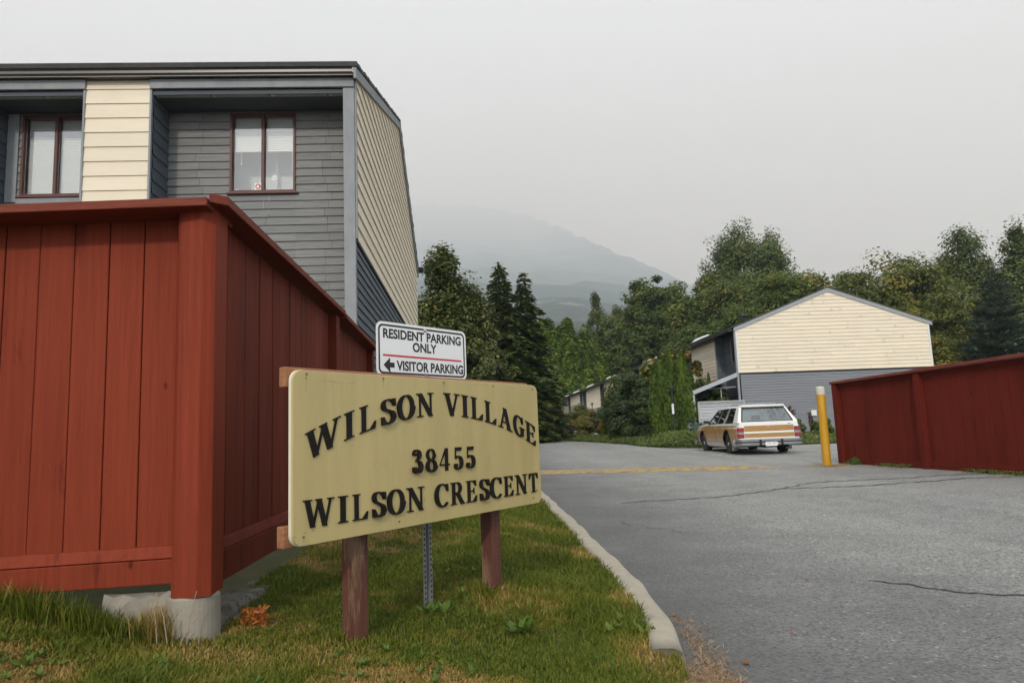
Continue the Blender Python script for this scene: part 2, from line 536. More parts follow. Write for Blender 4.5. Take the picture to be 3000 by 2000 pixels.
# planting beds and verge beyond the asphalt
m_soil = PM('bed_soil', (.06, .05, .03), (.10, .085, .045), 2.5, rough=.95, bs=.7, bscale=12, spots=(.055, .08, .02), spot_scale=4, spot_lo=.5)
bedpts = [(4.7, 58), (5.2, 48), (6.7, 38), (7.15, 33), (7.1, 29.2), (7.5, 26.8), (8.3, 25.6), (10, 25.2), (13, 25.0), (17, 24.8), (30, 24.5)]
mb = MB()
n = len(bedpts)
back = [(9.9, 58), (10.2, 48), (10.2, 38), (10.4, 34), (10.6, 33), (11, 32), (11.9, 31.2), (12.2, 31.05), (13, 31.05), (17, 31.05), (30, 31.05)]
vs, fs = [], []
for i in range(n):
    (ax, ay), (bx, by) = bedpts[i], back[i]
    for k, (q, dz) in enumerate(((0, -.03), (0, .06), (.12, .11), (.5, .16), (1, .22))):
        x, y = ax + (bx - ax) * q, ay + (by - ay) * q
        vs.append((x, y, gz(y) + dz))
for i in range(n - 1):
    for k in range(4):
        a = i * 5 + k
        fs.append((a, a + 1, a + 6, a + 5))
mb.add(vs, fs)
tag(mb.build('planting_bed', m_soil, smooth=True), kind='structure')
# far end of the drive: garden strip below the tall hedge
sheet('far_garden', [-30, -10, 0, 4.7, 30], [56, 58, 70, 110], lambda x, y: gz(y) + .05 + .004 * (y - 56), m_soil)

# lawn under the signs
m_lawn, t, b = newmat('lawn_soil')
v = mapping(t)
c = ramp(t, noise(t, v, 1.7, 6, .65), [(.3, (.060, .078, .020)), (.5, (.085, .085, .030)), (.7, (.15, .115, .055))])
t.links.new(c, b.inputs['Base Color'])
b.inputs['Roughness'].default_value = .95
bump(t, b, noise(t, v, 60, 6, .8), .8, .02)
sheet('lawn', list(np.linspace(-6, -1.2, 25)) + list(np.linspace(-1.0, .93, 40)), list(np.linspace(1.0, 6, 90)) + list(np.linspace(6.2, 20, 50)),
      lawn_z, m_lawn)

# kerb: one strip following the edge of the drive, dropping at its near end
KO = [(1.045, 20.0), (1.045, 14.0), (1.045, 10.8), (1.04, 7.4), (1.02, 5.6), (1.01, 4.9), (1.0, 4.4), (.965, 3.75), (.93, 3.42), (.885, 3.16), (.872, 3.08)]
def resample(pts, n):
    P = np.array(pts, float)
    s = np.r_[0, np.cumsum(np.hypot(*np.diff(P, axis=0).T))]
    u = np.linspace(0, s[-1], n)
    return np.stack([np.interp(u, s, P[:, k]) for k in range(P.shape[1])], -1)
KP = resample(KO, 150)
mb = MB()
vs, fs = [], []
for i, (x, y) in enumerate(KP):
    d = KP[min(i + 1, len(KP) - 1)] - KP[max(i - 1, 0)]
    d /= np.hypot(*d)
    nx, ny = d[1], -d[0]                          # towards the lawn
    if nx > 0:
        nx, ny = -nx, -ny
    rem = (len(KP) - 1 - i) * 17.0 / 150
    h = .105 * min(1, .80 + rem / .6) + .003 * math.sin(i * 1.7) + .003 * math.sin(i * .6)
    wd = .152 + .007 * math.sin(i * .37)
    g = float(gz(y))
    wob = .006 * math.sin(i * .9) + .005 * math.sin(i * .31 + 1)
    for (o_, z_) in ((wob, -.05), (wob + .004, h * .55), (wob + .018, h * .88), (wob + .045, h), (wd - .03, h * 1.02), (wd, h * .96), (wd + .005, -.05)):
        vs.append((x + nx * o_, y + ny * o_, g + z_))
for i in range(len(KP) - 1):
    for k in range(6):
        a = i * 7 + k
        fs.append((a, a + 7, a + 8, a + 1))
fs.append(tuple(range((len(KP) - 1) * 7, len(KP) * 7)))
mb.add(vs, fs)
tag(mb.build('kerb', m_kerb, smooth=True), kind='structure')

# worn yellow speed hump across the drive
m_hump, t, b = newmat('worn_yellow_paint')
v = mapping(t)
wear = ramp(t, noise(t, v, 5, 8, .75), [(.40, (0, 0, 0)), (.58, (1, 1, 1))])
spk = ramp(t, noise(t, v, 60, 5, .8), [(.40, (0, 0, 0)), (.5, (1, 1, 1))])
c = mixc(t, mixc(t, .6, wear, spk, 'MULTIPLY'), (.15, .145, .135), (.44, .275, .055))
t.links.new(c, b.inputs['Base Color'])
b.inputs['Roughness'].default_value = .8
mb = MB()
vs, fs = [], []
for i in range(41):
    q = i / 40
    x = 1.06 + (6.35 - 1.06) * q
    yc = 16.0 + (14.68 - 16.0) * (x - 1.53) / (6.4 - 1.53)
    hw = .48 * (1 - .75 * max(0, (q - .78) / .22)) + .03 * math.sin(i * 1.3)
    for k in range(9):
        f = k / 8 * 2 - 1
        y = yc + f * hw
        vs.append((x, y, float(gz(y)) + .004 + .055 * (1 - f * f) * min(1, (1 - q) * 5 + .15)))
for i in range(40):
    for k in range(8):
        a = i * 9 + k
        fs.append((a, a + 9, a + 10, a + 1))
mb.add(vs, fs)
tag(mb.build('speed_hump', m_hump, smooth=True), kind='structure')

# tar-sealed cracks and open hairline cracks
m_tar = PM('crack_sealant', (.030, .030, .032), (.05, .05, .05), 20, rough=.55)
m_crack = PM('open_crack', (.04, .04, .04), (.07, .068, .064), 20, rough=.9)
def ribbon(mb, pts, w0, jit=.02, mi=0, lift=.004, step=.05):
    P = np.array(pts, float)
    L = np.hypot(*np.diff(P, axis=0).T).sum()
    R = resample(pts, max(4, int(L / step)))
    vs = []
    for i, (x, y) in enumerate(R):
        d = R[min(i + 1, len(R) - 1)] - R[max(i - 1, 0)]
        d /= np.hypot(*d) + 1e-9
        j = jit * (math.sin(i * .83) + .6 * math.sin(i * .31 + 2) + random.uniform(-.5, .5))
        ww = w0 * random.uniform(.5, 1.35) * min(1, .25 + i * .12, .25 + (len(R) - 1 - i) * .12)
        cx, cy_ = x - d[1] * j, y + d[0] * j
        for s_ in (-1, 1):
            xx, yy = cx - d[1] * s_ * ww / 2, cy_ + d[0] * s_ * ww / 2
            vs.append((xx, yy, float(gz(yy)) + lift))
    mb.add(vs, [(2 * i, 2 * i + 2, 2 * i + 3, 2 * i + 1) for i in range(len(R) - 1)], mi)
mb = MB()
ribbon(mb, [(1.95, 9.4), (2.11, 9.62), (2.8, 9.62), (3.55, 9.8), (4.6, 10.5), (5.1, 11.0), (5.69, 11.22), (6.83, 11.2), (7.92, 11.45), (8.6, 11.3)], .05, .03)
ribbon(mb, [(4.4, 10.35), (4.56, 10.42), (5.5, 10.3), (6.58, 10.5), (7.68, 10.75), (8.4, 10.6)], .055, .03, lift=.005)
ribbon(mb, [(2.45, 4.52), (2.62, 4.40), (2.70, 4.20), (2.80, 4.09), (3.04, 3.97), (3.6, 3.95)], .028, .014, step=.025, lift=.0045)
tag(mb.build('crack_sealing', m_tar), kind='structure')
mb = MB()
for pts in ([(1.5, 7.9), (1.9, 7.0), (2.1, 6.6)], [(4.3, 5.4), (5.4, 4.9)],
            [(2.2, 21.5), (3.5, 22.5), (4.6, 22.4), (6.4, 23.8)], [(1.9, 27), (3.4, 26.2), (5.2, 27.4)], [(2.8, 19.2), (4.1, 18.4), (5.0, 18.8)],
            [(3.0, 33), (4.6, 30.6), (6.2, 31.2)], [(6.8, 8.9), (8.2, 8.3), (9.6, 8.6)], [(3.3, 3.3), (3.9, 3.1), (4.6, 3.2)]):
    ribbon(mb, pts, .009, .04)
tag(mb.build('hairline_cracks', m_crack), kind='structure')
m_line, t, b = newmat('worn_white_paint')
v = mapping(t)
c = mixc(t, ramp(t, noise(t, v, 7, 7, .75), [(.40, (0, 0, 0)), (.52, (1, 1, 1))]), (.16, .155, .145), (.47, .45, .41))
t.links.new(c, b.inputs['Base Color'])
b.inputs['Roughness'].default_value = .85
mb = MB()
for (p, q, wd) in (((7.25, 24.9), (7.0, 18.6), .11), ((7.62, 24.0), (7.42, 19.4), .11), ((9.95, 24.8), (9.78, 17.4), .10), ((12.5, 24.8), (12.2, 17.4), .10)):
    ribbon(mb, [p, q], wd, .004, lift=.004, step=.25)
tag(mb.build('parking_lines', m_line), kind='structure')
# ------------------------------------------------------------------ lap siding
def siding(mb, O, U, Nn, zb, zt, ulo, uhi, ex=.167, mi=0, pm=None, thick=.014, joints=0, patches=False, z0=None, patch_prob=.3):
    O, U, Nn = Vector(O), Vector(U), Vector(Nn)
    Z = Vector((0, 0, 1))
    z = zb if z0 is None else z0
    flip = U.cross(Z).dot(Nn) < 0
    while z < zt - 1e-4:
        a, b2 = max(z, zb), min(z + ex, zt)
        if b2 - a > .004:
            la, ha, lb, hb = ulo(a), uhi(a), ulo(b2), uhi(b2)
            if ha - la > .02:
                if hb < lb:
                    lb = hb = (la + ha) / 2
                cuts = [la]
                for _ in range(joints):
                    c = random.uniform(la + .3, max(la + .31, ha - .3))
                    cuts.append(c)
                cuts = sorted(cuts) + [ha]
                for j in range(len(cuts) - 1):
                    c0, c1 = cuts[j] + (.0015 if j else 0), cuts[j + 1] - (.0015 if j < len(cuts) - 2 else 0)
                    f = lambda c: lb + (hb - lb) * ((c - la) / (ha - la))
                    off = thick + (random.uniform(-.0015, .0015) if joints else 0)
                    p = [O + U * c0 + Z * a + Nn * off, O + U * c1 + Z * a + Nn * off, O + U * f(c1) + Z * b2 + Nn * .002, O + U * f(c0) + Z * b2 + Nn * .002]
                    q = [O + U * c0 + Z * a, O + U * c1 + Z * a]
                    vs = p + q
                    fs = [(0, 1, 2, 3), (4, 5, 1, 0)]
                    if flip:
                        fs = [tuple(reversed(x)) for x in fs]
                    mb.add(vs, fs, mi)
                    if patches and j and pm is not None and random.random() < .85:
                        wd = random.uniform(.06, .16)
                        e = .003
                        hh = random.uniform(.4, .85)
                        k0, k1 = cuts[j] - wd * random.uniform(.3, .7), cuts[j] + wd * .6
                        vs = [O + U * k0 + Z * (a + .002) + Nn * (off + e), O + U * k1 + Z * (a + .002) + Nn * (off + e),
                              O + U * (k1 - .03) + Z * (a + (b2 - a) * hh) + Nn * (off * (1 - hh) + .002 + e), O + U * (k0 + .02) + Z * (a + (b2 - a) * hh * .9) + Nn * (off * (1 - hh) + .002 + e)]
                        mb.add(vs, [(3, 2, 1, 0) if flip else (0, 1, 2, 3)], pm)
        z += ex

def window(parent, x0, x1, z0, z1, y, nx=2, axis='x', sgn=-1, blind=.5, slat=.025, full=False):
    """sliding window with frame, panes, blind; the wall's outer face is at y, outwards is sgn along the other axis"""
    def bx(mb, a0, a1, d0, d1, c0, c1, mi=0):
        lo, hi = sorted((y + sgn * d0, y + sgn * d1))
        if axis == 'x':
            mb.box(a0, a1, lo, hi, c0, c1, mi)
        else:
            mb.box(lo, hi, a0, a1, c0, c1, mi)
    fr = MB()
    fw_ = .026
    bx(fr, x0, x0 + fw_, -.05, .028, z0, z1)
    bx(fr, x1 - fw_, x1, -.05, .028, z0, z1)
    bx(fr, x0 + fw_, x1 - fw_, -.05, .028, z0, z0 + fw_)
    bx(fr, x0 + fw_, x1 - fw_, -.05, .028, z1 - fw_, z1)
    xm = (x0 + x1) / 2
    bx(fr, xm - .018, xm + .018, -.05, .022, z0 + fw_, z1 - fw_)
    bx(fr, x0 - .03, x1 + .03, -.02, .045, z0 - .022, z0 - .001)
    win = fr.build('window', m_sash, parent, bevel=.003)
    for a, c in ((x0 + fw_, xm - .018), (xm + .018, x1 - fw_)):
        p = MB()
        bx(p, a + .001, c - .001, -.022, -.018, z0 + fw_ + .001, z1 - fw_ - .001)
        p.build('pane', m_pane, win)
        bl = MB()
        zz = z1 - fw_ - .01
        zlow = z0 + fw_ + .005 if full else z1 - fw_ - (z1 - z0) * blind
        while zz > zlow:
            lo = y - sgn * (.057)
            hi = y - sgn * (.064)
            aa, cc = a + .012, c - .012
            P = [(aa, lo, zz - slat * .43), (cc, lo, zz - slat * .43), (cc, hi, zz + slat * .40), (aa, hi, zz + slat * .40)]
            if axis != 'x':
                P = [(q[1], q[0], q[2]) for q in P]
            bl.add(P, [(0, 1, 2, 3)])
            zz -= slat * .88
        bx(bl, a + .012, c - .012, -.075, -.047, zlow - .014, zlow - .002)
        bl.build('blind', m_blind, win)
    rm = MB()
    bx(rm, x0 - .3, x1 + .3, -.40, -.38, z0 - .25, z1 + .3)
    bx(rm, x0 - .3, x0 - .28, -.378, -.06, z0 - .25, z1 + .3)
    bx(rm, x1 + .28, x1 + .3, -.378, -.06, z0 - .25, z1 + .3)
    bx(rm, x0 - .28, x1 + .28, -.378, -.06, z0 - .25, z0 - .23)
    rm.build('room_lining', m_room, win)
    return win

# ------------------------------------------------------------------ house on the left
F, RC, W = 7.8, 8.24, -1.2
RID, BK = 13.05, 17.25
ZE, ZR = 5.185, 6.95
hl = thing('townhouse', 'grey and cream clapboard townhouse end looming above the bright red fence', 'house', (W, F, .3))
mcs = [m_cream, m_patch]
# recessed front wall, with a hole left for each window
def wall_with_windows(x0, x1, z0, z1, y, wins, mat, parent, nm='front_wall'):
    mb = MB()
    for (a, b2, c, d) in [(x0, x1, z0, z1)]:
        xs = sorted({x0, x1, *[q for w_ in wins for q in (w_[0], w_[1])]})
        for i in range(len(xs) - 1):
            m_ = (xs[i] + xs[i + 1]) / 2
            hole = [w_ for w_ in wins if w_[0] < m_ < w_[1]]
            if hole:
                siding(mb, (0, y, 0), (1, 0, 0), (0, -1, 0), z0, hole[0][2], lambda z: xs[i], lambda z: xs[i + 1], .098, thick=.016, z0=z0, joints=1 if xs[i + 1] - xs[i] > .6 else 0)
                siding(mb, (0, y, 0), (1, 0, 0), (0, -1, 0), hole[0][3], z1, lambda z: xs[i], lambda z: xs[i + 1], .098, thick=.016, z0=z0, joints=1 if xs[i + 1] - xs[i] > .6 else 0)
            else:
                siding(mb, (0, y, 0), (1, 0, 0), (0, -1, 0), z0, z1, lambda z: xs[i], lambda z: xs[i + 1], .098, thick=.016, z0=z0, joints=1 if xs[i + 1] - xs[i] > .6 else 0)
    return mb.build(nm, mat, parent)
ZS = 4.93                                          # soffit of the recesses
WN = (-2.715, -1.958, 3.93, 4.90)
wall_with_windows(-3.43, W - .02, .3, ZS, RC, [WN], m_slate_lit, hl)
window(hl, *WN, RC, blind=.42, slat=.028)
WN2 = (-5.07, -4.31, 3.93, 4.90)
wall_with_windows(-5.25, -4.17, .3, ZS, RC, [WN2], m_slate_lit, hl)
window(hl, *WN2, RC, full=True, slat=.022)
mb = MB()
mb.box(-5.25 + .02, -5.105, RC - .03, RC - .012, 3.86, ZS - .01)
mb.box(-5.105, -4.2, RC - .03, RC - .012, 3.84, 3.905)
mb.build('window_casing', m_trim, hl, bevel=.003)
# cream bays between the recesses, their cheeks in slate blue
for (a, c) in ((-4.17, -3.43), (-7.6, -5.25)):
    mb = MB()
    siding(mb, (0, F, 0), (1, 0, 0), (0, -1, 0), 3.16, 5.13, lambda z: a + .02, lambda z: c - .02, .167, z0=3.16)
    mb.build('cream_bay', m_cream, hl)
    mb = MB()
    siding(mb, (c, 0, 0), (0, 1, 0), (1, 0, 0), .3, ZS, lambda z: F + .02, lambda z: RC, .15, z0=.35)
    mb.build('bay_cheek', m_slate, hl); mb = MB()
    siding(mb, (a, 0, 0), (0, 1, 0), (-1, 0, 0), .3, ZS, lambda z: F + .02, lambda z: RC, .15, z0=.35)
    mb.build('bay_cheek', m_slate, hl); mb = MB()
    siding(mb, (0, F + .01, 0), (1, 0, 0), (0, -1, 0), .3, 3.155, lambda z: a + .02, lambda z: c - .02, .15, z0=.35)
    mb.build('bay_base', m_slate, hl)
    mb = MB()
    for x in (a, c - .022):
        mb.box(x, x + .022, F - .022, F + .02, .3, 4.985)
    mb.build('bay_corner_trim', m_trim, hl)
# gable wall facing the drive: cream over slate blue
roofz = lambda y: ZE + .02 + (ZR - ZE) * (y - F + .15) / (RID - F + .15) if y < RID else ZE + .02 + (ZR - ZE) * (BK + .1 - y) / (BK + .1 - RID)
def ylo(z):
    return F + .045 if z <= ZE + .06 else F + .045 + (z - ZE - .06) * (RID - F) / (ZR - ZE)
def yhi(z):
    return BK if z <= ZE + .02 else BK - (z - ZE - .02) * (BK - RID) / (ZR - ZE)
mb = MB()
siding(mb, (W, 0, 0), (0, 1, 0), (1, 0, 0), 3.225, 6.96, ylo, yhi, .167, 0, 1, joints=0, patches=False, z0=3.225, thick=.02)
mb.build('gable_wall', mcs, hl)
mb = MB()
siding(mb, (W - .01, 0, 0), (0, 1, 0), (1, 0, 0), .3, 3.19, lambda z: F + .03, lambda z: BK, .104, z0=.3, thick=.018)
mb.build('lower_wall', m_slate, hl)
mb = MB()
mb.box(W - .01, W + .016, F + .001, BK, 3.19, 3.222)
mb.build('flashing', m_black, hl)
mb = MB()
mb.box(-1.325, W + .001, F - .022, F + .06, .3, 4.985)
mb.build('corner_post', m_trim, hl, bevel=.004)
mb = MB()
mb.box(W + .002, W + .022, F - .004, F + .043, 3.23, 5.12)
mb.build('corner_trim', m_trim, hl, bevel=.002)
mb = MB()
mb.box(-3.45, W + .001, F - .04, F - .0, 4.99, 5.098)
mb.box(-5.3, -4.145, F - .04, F - .0, 4.99, 5.098)
mb.build('beam', m_trim, hl, bevel=.004)
mb = MB()
mb.box(-7.6, W, F - .012, F + .05, 5.10, 5.185)
mb.build('fascia', m_slate, hl)
for (a, c) in ((-3.43, W - .02), (-5.25, -4.17)):
    mb = MB()
    n_ = 4
    for i in range(n_):
        y0 = F + .075 + (RC - F - .075) * i / n_
        mb.box(a, c, y0 + .003, y0 + (RC - F - .075) / n_ - .003, ZS, ZS + .03)
    mb.box(a, c, F - .001, F + .012, ZS, ZS + .05)
    mb.box(a, c, F + .002, RC, ZS + .031, ZS + .05)
    s_ = mb.build('soffit', m_soffit, hl)
    mb = MB()
    x = a + .02
    while x < c - .03:
        wseg = min(.62, c - .02 - x)
        for k in range(int(wseg / .026)):
            xx = x + k * .026
            mb.box(xx, xx + .012, F + .014, F + .072, ZS + .004, ZS + .012)
        for yy in (F + .014, F + .042, F + .068):
            mb.box(x, x + wseg, yy, yy + .006, ZS + .001, ZS + .0035)
        mb.box(x + wseg, x + wseg + .03, F + .014, F + .072, ZS + .0, ZS + .013)
        x += wseg + .03
    mb.build('vent_strip', m_vent, s_)
# roof: two shingled slopes, barge boards, gutter
mb = MB()
e = .32
for (y0, z0, y1, z1) in ((F - .16, ZE + .02, RID, ZR + .06), (BK + .22, ZE - .06, RID, ZR + .06)):
    d = Vector((0, y1 - y0, z1 - z0)).normalized()
    nn = Vector((0, -d.z, d.y)) if d.y > 0 else Vector((0, d.z, -d.y))
    nseg = 34
    for i in range(nseg):
        a_, b_ = i / nseg, (i + 1) / nseg
        p0 = Vector((0, y0 + (y1 - y0) * a_, z0 + (z1 - z0) * a_))
        p1 = Vector((0, y0 + (y1 - y0) * b_, z0 + (z1 - z0) * b_))
        jx = W + .055 + random.uniform(-.006, .006)
        vs = []
        for x in (-7.6, jx):
            vs += [Vector((x, 0, 0)) + p0 - nn * .03, Vector((x, 0, 0)) + p1 - nn * .03, Vector((x, 0, 0)) + p1 + nn * .006, Vector((x, 0, 0)) + p0 + nn * .02]
        fs = [(0, 1, 2, 3), (7, 6, 5, 4), (0, 4, 5, 1), (3, 2, 6, 7), (0, 3, 7, 4), (1, 5, 6, 2)]
        mb.add(vs, fs)
mb.build('roof', m_roof, hl)
mb = MB()
for (y0, z0, y1, z1) in ((F - .15, ZE - .05, RID, ZR - .0), (BK + .16, ZE - .13, RID, ZR - .0)):
    mb.extrude([(W + .016, y0, z0 - .10), (W + .016, y1, z1 - .10), (W + .016, y1, z1 + .025), (W + .016, y0, z0 + .025)], (.03, 0, 0))
mb.build('barge_board', m_trim, hl)
mb = MB()
prof = [(F - .014, 5.19), (F - .014, 5.105), (F - .085, 5.105), (F - .118, 5.13), (F - .118, 5.165), (F - .14, 5.178), (F - .14, 5.19), (F - .128, 5.19), (F - .122, 5.172), (F - .106, 5.16), (F - .103, 5.135), (F - .08, 5.117), (F - .026, 5.117), (F - .026, 5.19)]
mb.extrude([(-7.6, y, z) for y, z in prof], (7.6 + W + .012, 0, 0), 0)
mb.box(W - .0005 + .0, W + .013, F - .138, F - .015, 5.107, 5.188)
g_ = mb.build('gutter', m_gutter, hl)
mb = MB()
mb.box(-7.6, W + .012, F - .105, F - .084, 5.098, 5.1035)
mb.build('gutter_lip', m_lip, g_)
mb = MB()
mb.box(W + .02, W + .16, BK + .1, BK + .24, 5.08, 5.2)
mb.build('back_gutter_end', m_black, hl)
mb = MB()
mb.box(-7.6, W - .02, RC + .64, BK, .3, 5.0)
mb.build('inner_wall', m_soffit, hl)
mb = MB()
mb.box(-7.6, W - .02, F + .06, BK, 5.06, 5.09)
mb.build('ceiling', m_soffit, hl)
# things in the right-hand window
win = [o for o in hl.children if o.name.startswith('window')][0]
mb = MB()
yy = RC + .0175
mb.box(-2.437, -2.361, yy - .0015, yy, 3.975, 4.052, 0)
st_ = thing('window_sticker', 'small white sticker with red octagon and white hand in the lower window corner', 'sticker', (-2.40, yy, 3.975))
mb.build('backing', m_plate, st_)
mb = MB()
mb.extrude([(-2.399 + .035 * math.cos(a + PI / 8), yy - .0016, 4.0135 + .035 * math.sin(a + PI / 8)) for a in [k * PI / 4 for k in range(8)]], (0, -.0012, 0))
m_pinkred = PM('faded_red', (.42, .10, .09), (.38, .09, .08), 5, rough=.5)
mb.build('octagon', m_pinkred, st_)
mb = MB()
mb.extrude([(-2.409, yy - .003, 3.994), (-2.389, yy - .003, 3.994), (-2.387, yy - .003, 4.012), (-2.411, yy - .003, 4.012)], (0, -.0008, 0))
for k, (dx, h) in enumerate(((-.0105, .016), (-.004, .021), (.0025, .021), (.009, .017))):
    mb.box(-2.399 + dx - .002, -2.399 + dx + .002, yy - .0038, yy - .003, 4.0125, 4.012 + h)
mb.extrude([(-2.411, yy - .003, 4.0), (-2.411, yy - .003, 4.006), (-2.420, yy - .003, 4.016), (-2.422, yy - .003, 4.013)], (0, -.0008, 0))
mb.build('hand_mark', m_plate, st_)
m_clear = PM('suncatcher_glass', (.75, .75, .70), (.6, .6, .55), 9, rough=.2)
sc_ = MB()
cx_, cz_ = -2.215, 4.125
for k in range(9):
    a = k * 2 * PI / 9 + .2
    p = [(cx_ + .012 * math.cos(a - .5), RC + .036, cz_ + .012 * math.sin(a - .5)), (cx_ + .034 * math.cos(a - .25), RC + .034, cz_ + .034 * math.sin(a - .25)),
         (cx_ + .040 * math.cos(a), RC + .034, cz_ + .040 * math.sin(a)), (cx_ + .034 * math.cos(a + .25), RC + .036, cz_ + .034 * math.sin(a + .25)), (cx_ + .012 * math.cos(a + .5), RC + .036, cz_ + .012 * math.sin(a + .5))]
    sc_.extrude(p, (0, .003, 0))
sc_.lathe([(.012, RC + .028), (.016, RC + .033), (.014, RC + .041)], 12, (cx_, 0, cz_), 'y')
tag(sc_.build('suncatcher', m_clear), 'glass flower suncatcher hanging in the right half of the upstairs window', 'ornament')
mb = MB()
mb.lathe([(.006, 3.966), (.014, 3.972), (.016, 3.985), (.012, 3.998), (.004, 4.003)], 12, (-2.215, RC + .06, 0))
tag(mb.build('figurine', m_clear), 'tiny pale ball-shaped ornament on the sill of the upstairs window', 'ornament')
mb = MB()
mb.lathe([(.014, 3.966), (.017, 3.97), (.01, 3.978), (.014, 3.992), (.018, 4.0), (.003, 4.006)], 12, (-2.655, RC + .06, 0))
tag(mb.build('figurine', m_plate), 'tiny white figurine in the left sill corner of the upstairs window', 'ornament')
mb = MB()
mb.tube([(-2.60, RC + .045, 4.49), (-2.60, RC + .045, 4.33)], .003, 6)
mb.tube([(-2.60, RC + .045, 4.33), (-2.60, RC + .045, 4.29)], [.004, .008], 6)
mb.build('blind_cord', m_plate, win)
mb = MB()
mb.tube([(-2.005, RC + .045, 4.48), (-2.005, RC + .045, 4.2)], .005, 6)
mb.build('blind_wand', m_plate, win)

# ------------------------------------------------------------------ red fence on the left
fl = thing('board_fence', 'bright red board fence with a corner post on a round concrete pier', 'fence', (-1.06, 2.9, .28))
def planks(parent, along, c0, c1, fixed, face, z0, z1, wmin, wmax, mat, th=.02, gap=.005, nm='planks', ztop=None):
    mb = MB()
    x = c0
    k = 0
    while x < c1 - .02:
        w_ = min(random.uniform(wmin, wmax), c1 - x)
        g = gap * random.choice((.45, .7, 1.0, 1.3))
        o_ = random.uniform(-.003, .003)
        zt = z1 + (0 if ztop is None else ztop(x))
        if along == 'x':
            mb.box(x + g / 2, x + w_ - g / 2, fixed + o_, fixed + th + o_, z0, zt)
        else:
            lo, hi = sorted((fixed + face * (o_ - 0), fixed + face * (o_ - th)))
            mb.box(lo, hi, x + g / 2, x + w_ - g / 2, z0, zt)
        x += w_
    return mb.build(nm, mat, parent, bevel=.0025, seg=1)
# front run (facing the camera)
planks(fl, 'x', -3.5, -1.15, 2.955, -1, .585, 1.955, .132, .140, m_red)
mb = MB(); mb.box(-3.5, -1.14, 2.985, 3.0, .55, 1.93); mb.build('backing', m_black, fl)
mb = MB()
mb.box(-3.5, -1.155, 2.918, 2.953, .492, .585)
mb.extrude([(-3.5, 2.918, .588), (-3.5, 2.953, .588), (-3.5, 2.953, .634), (-3.5, 2.935, .634)], (3.5 - 1.157, 0, 0))
mb.build('bottom_rail', m_red, fl, bevel=.004)
# corner post: square timber with two facing boards
mb = MB()
plan = [(-1.172, 2.985), (-1.148, 2.878), (-1.132, 2.862), (-1.049, 2.848), (-1.043, 2.850), (-1.003, 2.878), (-1.000, 2.883), (-1.006, 3.03), (-1.10, 3.03)]
mb.extrude([(x, y, .447) for x, y in plan], (0, 0, 1.51))
mb.build('corner_post', m_redpost, fl)
# caps
mb = MB()
mb.box(-3.5, -1.008, 2.785, 3.10, 1.958, 1.993)
mb.build('cap', m_redcap, fl, bevel=.003)
mb = MB()
def capseg(y0, y1, z0, z1, x0=-1.16, x1=-.94):
    vs = [(x0, y0, z0), (x1, y0, z0), (x1, y1, z1), (x0, y1, z1)]
    vs += [(x, y, z + .034) for x, y, z in vs]
    mb.add(vs, [(0, 3, 2, 1), (4, 5, 6, 7), (0, 1, 5, 4), (1, 2, 6, 5), (2, 3, 7, 6), (3, 0, 4, 7)])
mb.add([(-1.004, 2.80, 1.962), (-.945, 2.85, 1.962), (-.945, 5.6, 1.985), (-1.16, 5.6, 1.985), (-1.16, 3.105, 1.962), (-1.004, 3.105, 1.962)] +
       [(-1.004, 2.80, 2.0), (-.945, 2.85, 2.0), (-.945, 5.6, 2.02), (-1.16, 5.6, 2.02), (-1.16, 3.105, 2.0), (-1.004, 3.105, 2.0)],
       [(5, 4, 3, 2, 1, 0), (6, 7, 8, 9, 10, 11)] + [(i, (i + 1) % 6, (i + 1) % 6 + 6, i + 6) for i in range(6)])
capseg(5.605, 7.55, 1.965, 1.94)
mb.build('side_cap', m_redcap, fl, bevel=.003)
for o in fl.children:                    # the front run drops a little towards the left
    for v_ in o.data.vertices:
        xw = v_.co.x - 1.06
        if xw < -1.0:
            v_.co.z += .020 * (xw + 1.0) - (.014 if o.name.startswith('cap') else 0)
# side run (facing the drive)
planks(fl, 'y', 3.03, 5.40, -1.045, 1, .55, 1.958, .10, .15, m_red_shaded, gap=.006, nm='side_planks')
planks(fl, 'y', 5.55, 7.42, -1.045, 1, .55, 1.936, .10, .15, m_red_shaded, gap=.006, nm='side_planks')
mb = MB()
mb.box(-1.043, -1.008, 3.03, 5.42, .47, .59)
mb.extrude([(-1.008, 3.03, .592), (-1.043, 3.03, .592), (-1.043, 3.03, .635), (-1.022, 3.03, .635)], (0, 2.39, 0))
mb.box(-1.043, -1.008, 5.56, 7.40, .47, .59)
mb.build('side_bottom_rail', m_red_shaded, fl, bevel=.004)
mb = MB(); mb.box(-1.12, -.985, 5.42, 5.55, .4, 1.962); mb.build('post', m_red_shaded, fl, bevel=.004)
mb = MB(); mb.box(-1.12, -.985, 7.42, 7.54, .4, 1.94); mb.build('post', m_red_shaded, fl, bevel=.004)
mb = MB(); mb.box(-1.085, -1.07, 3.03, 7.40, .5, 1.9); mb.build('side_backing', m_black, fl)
mb = MB()
mb.lathe([(.098, .0), (.098, .40), (.096, .438), (.088, .446)], 36, (-1.088, 2.945, 0))
tag(mb.build('concrete_pier', m_conc, smooth=False, bevel=.003), 'round cracked concrete pier under the corner post of the bright red fence', 'pier')
mb = MB()
Q = [(-1.17, .40), (-1.0, .405), (-.985, .37), (-.965, .0), (-1.19, .0)]
R_ = 40
vs = []
for i in range(R_ + 1):
    y = 3.0 + 2.6 * i / R_
    for (x, z) in Q:
        f = 1 if z > .1 else 0
        vs.append((x + f * random.uniform(-.008, .008) - .03, y, z - .045 * f + f * (random.uniform(-.012, .012) - .20 * (i / R_))))
fs = []
for i in range(R_):
    for k in range(len(Q)):
        a, b2 = i * 5 + k, i * 5 + (k + 1) % 5
        fs.append((a, b2, b2 + 5, a + 5))
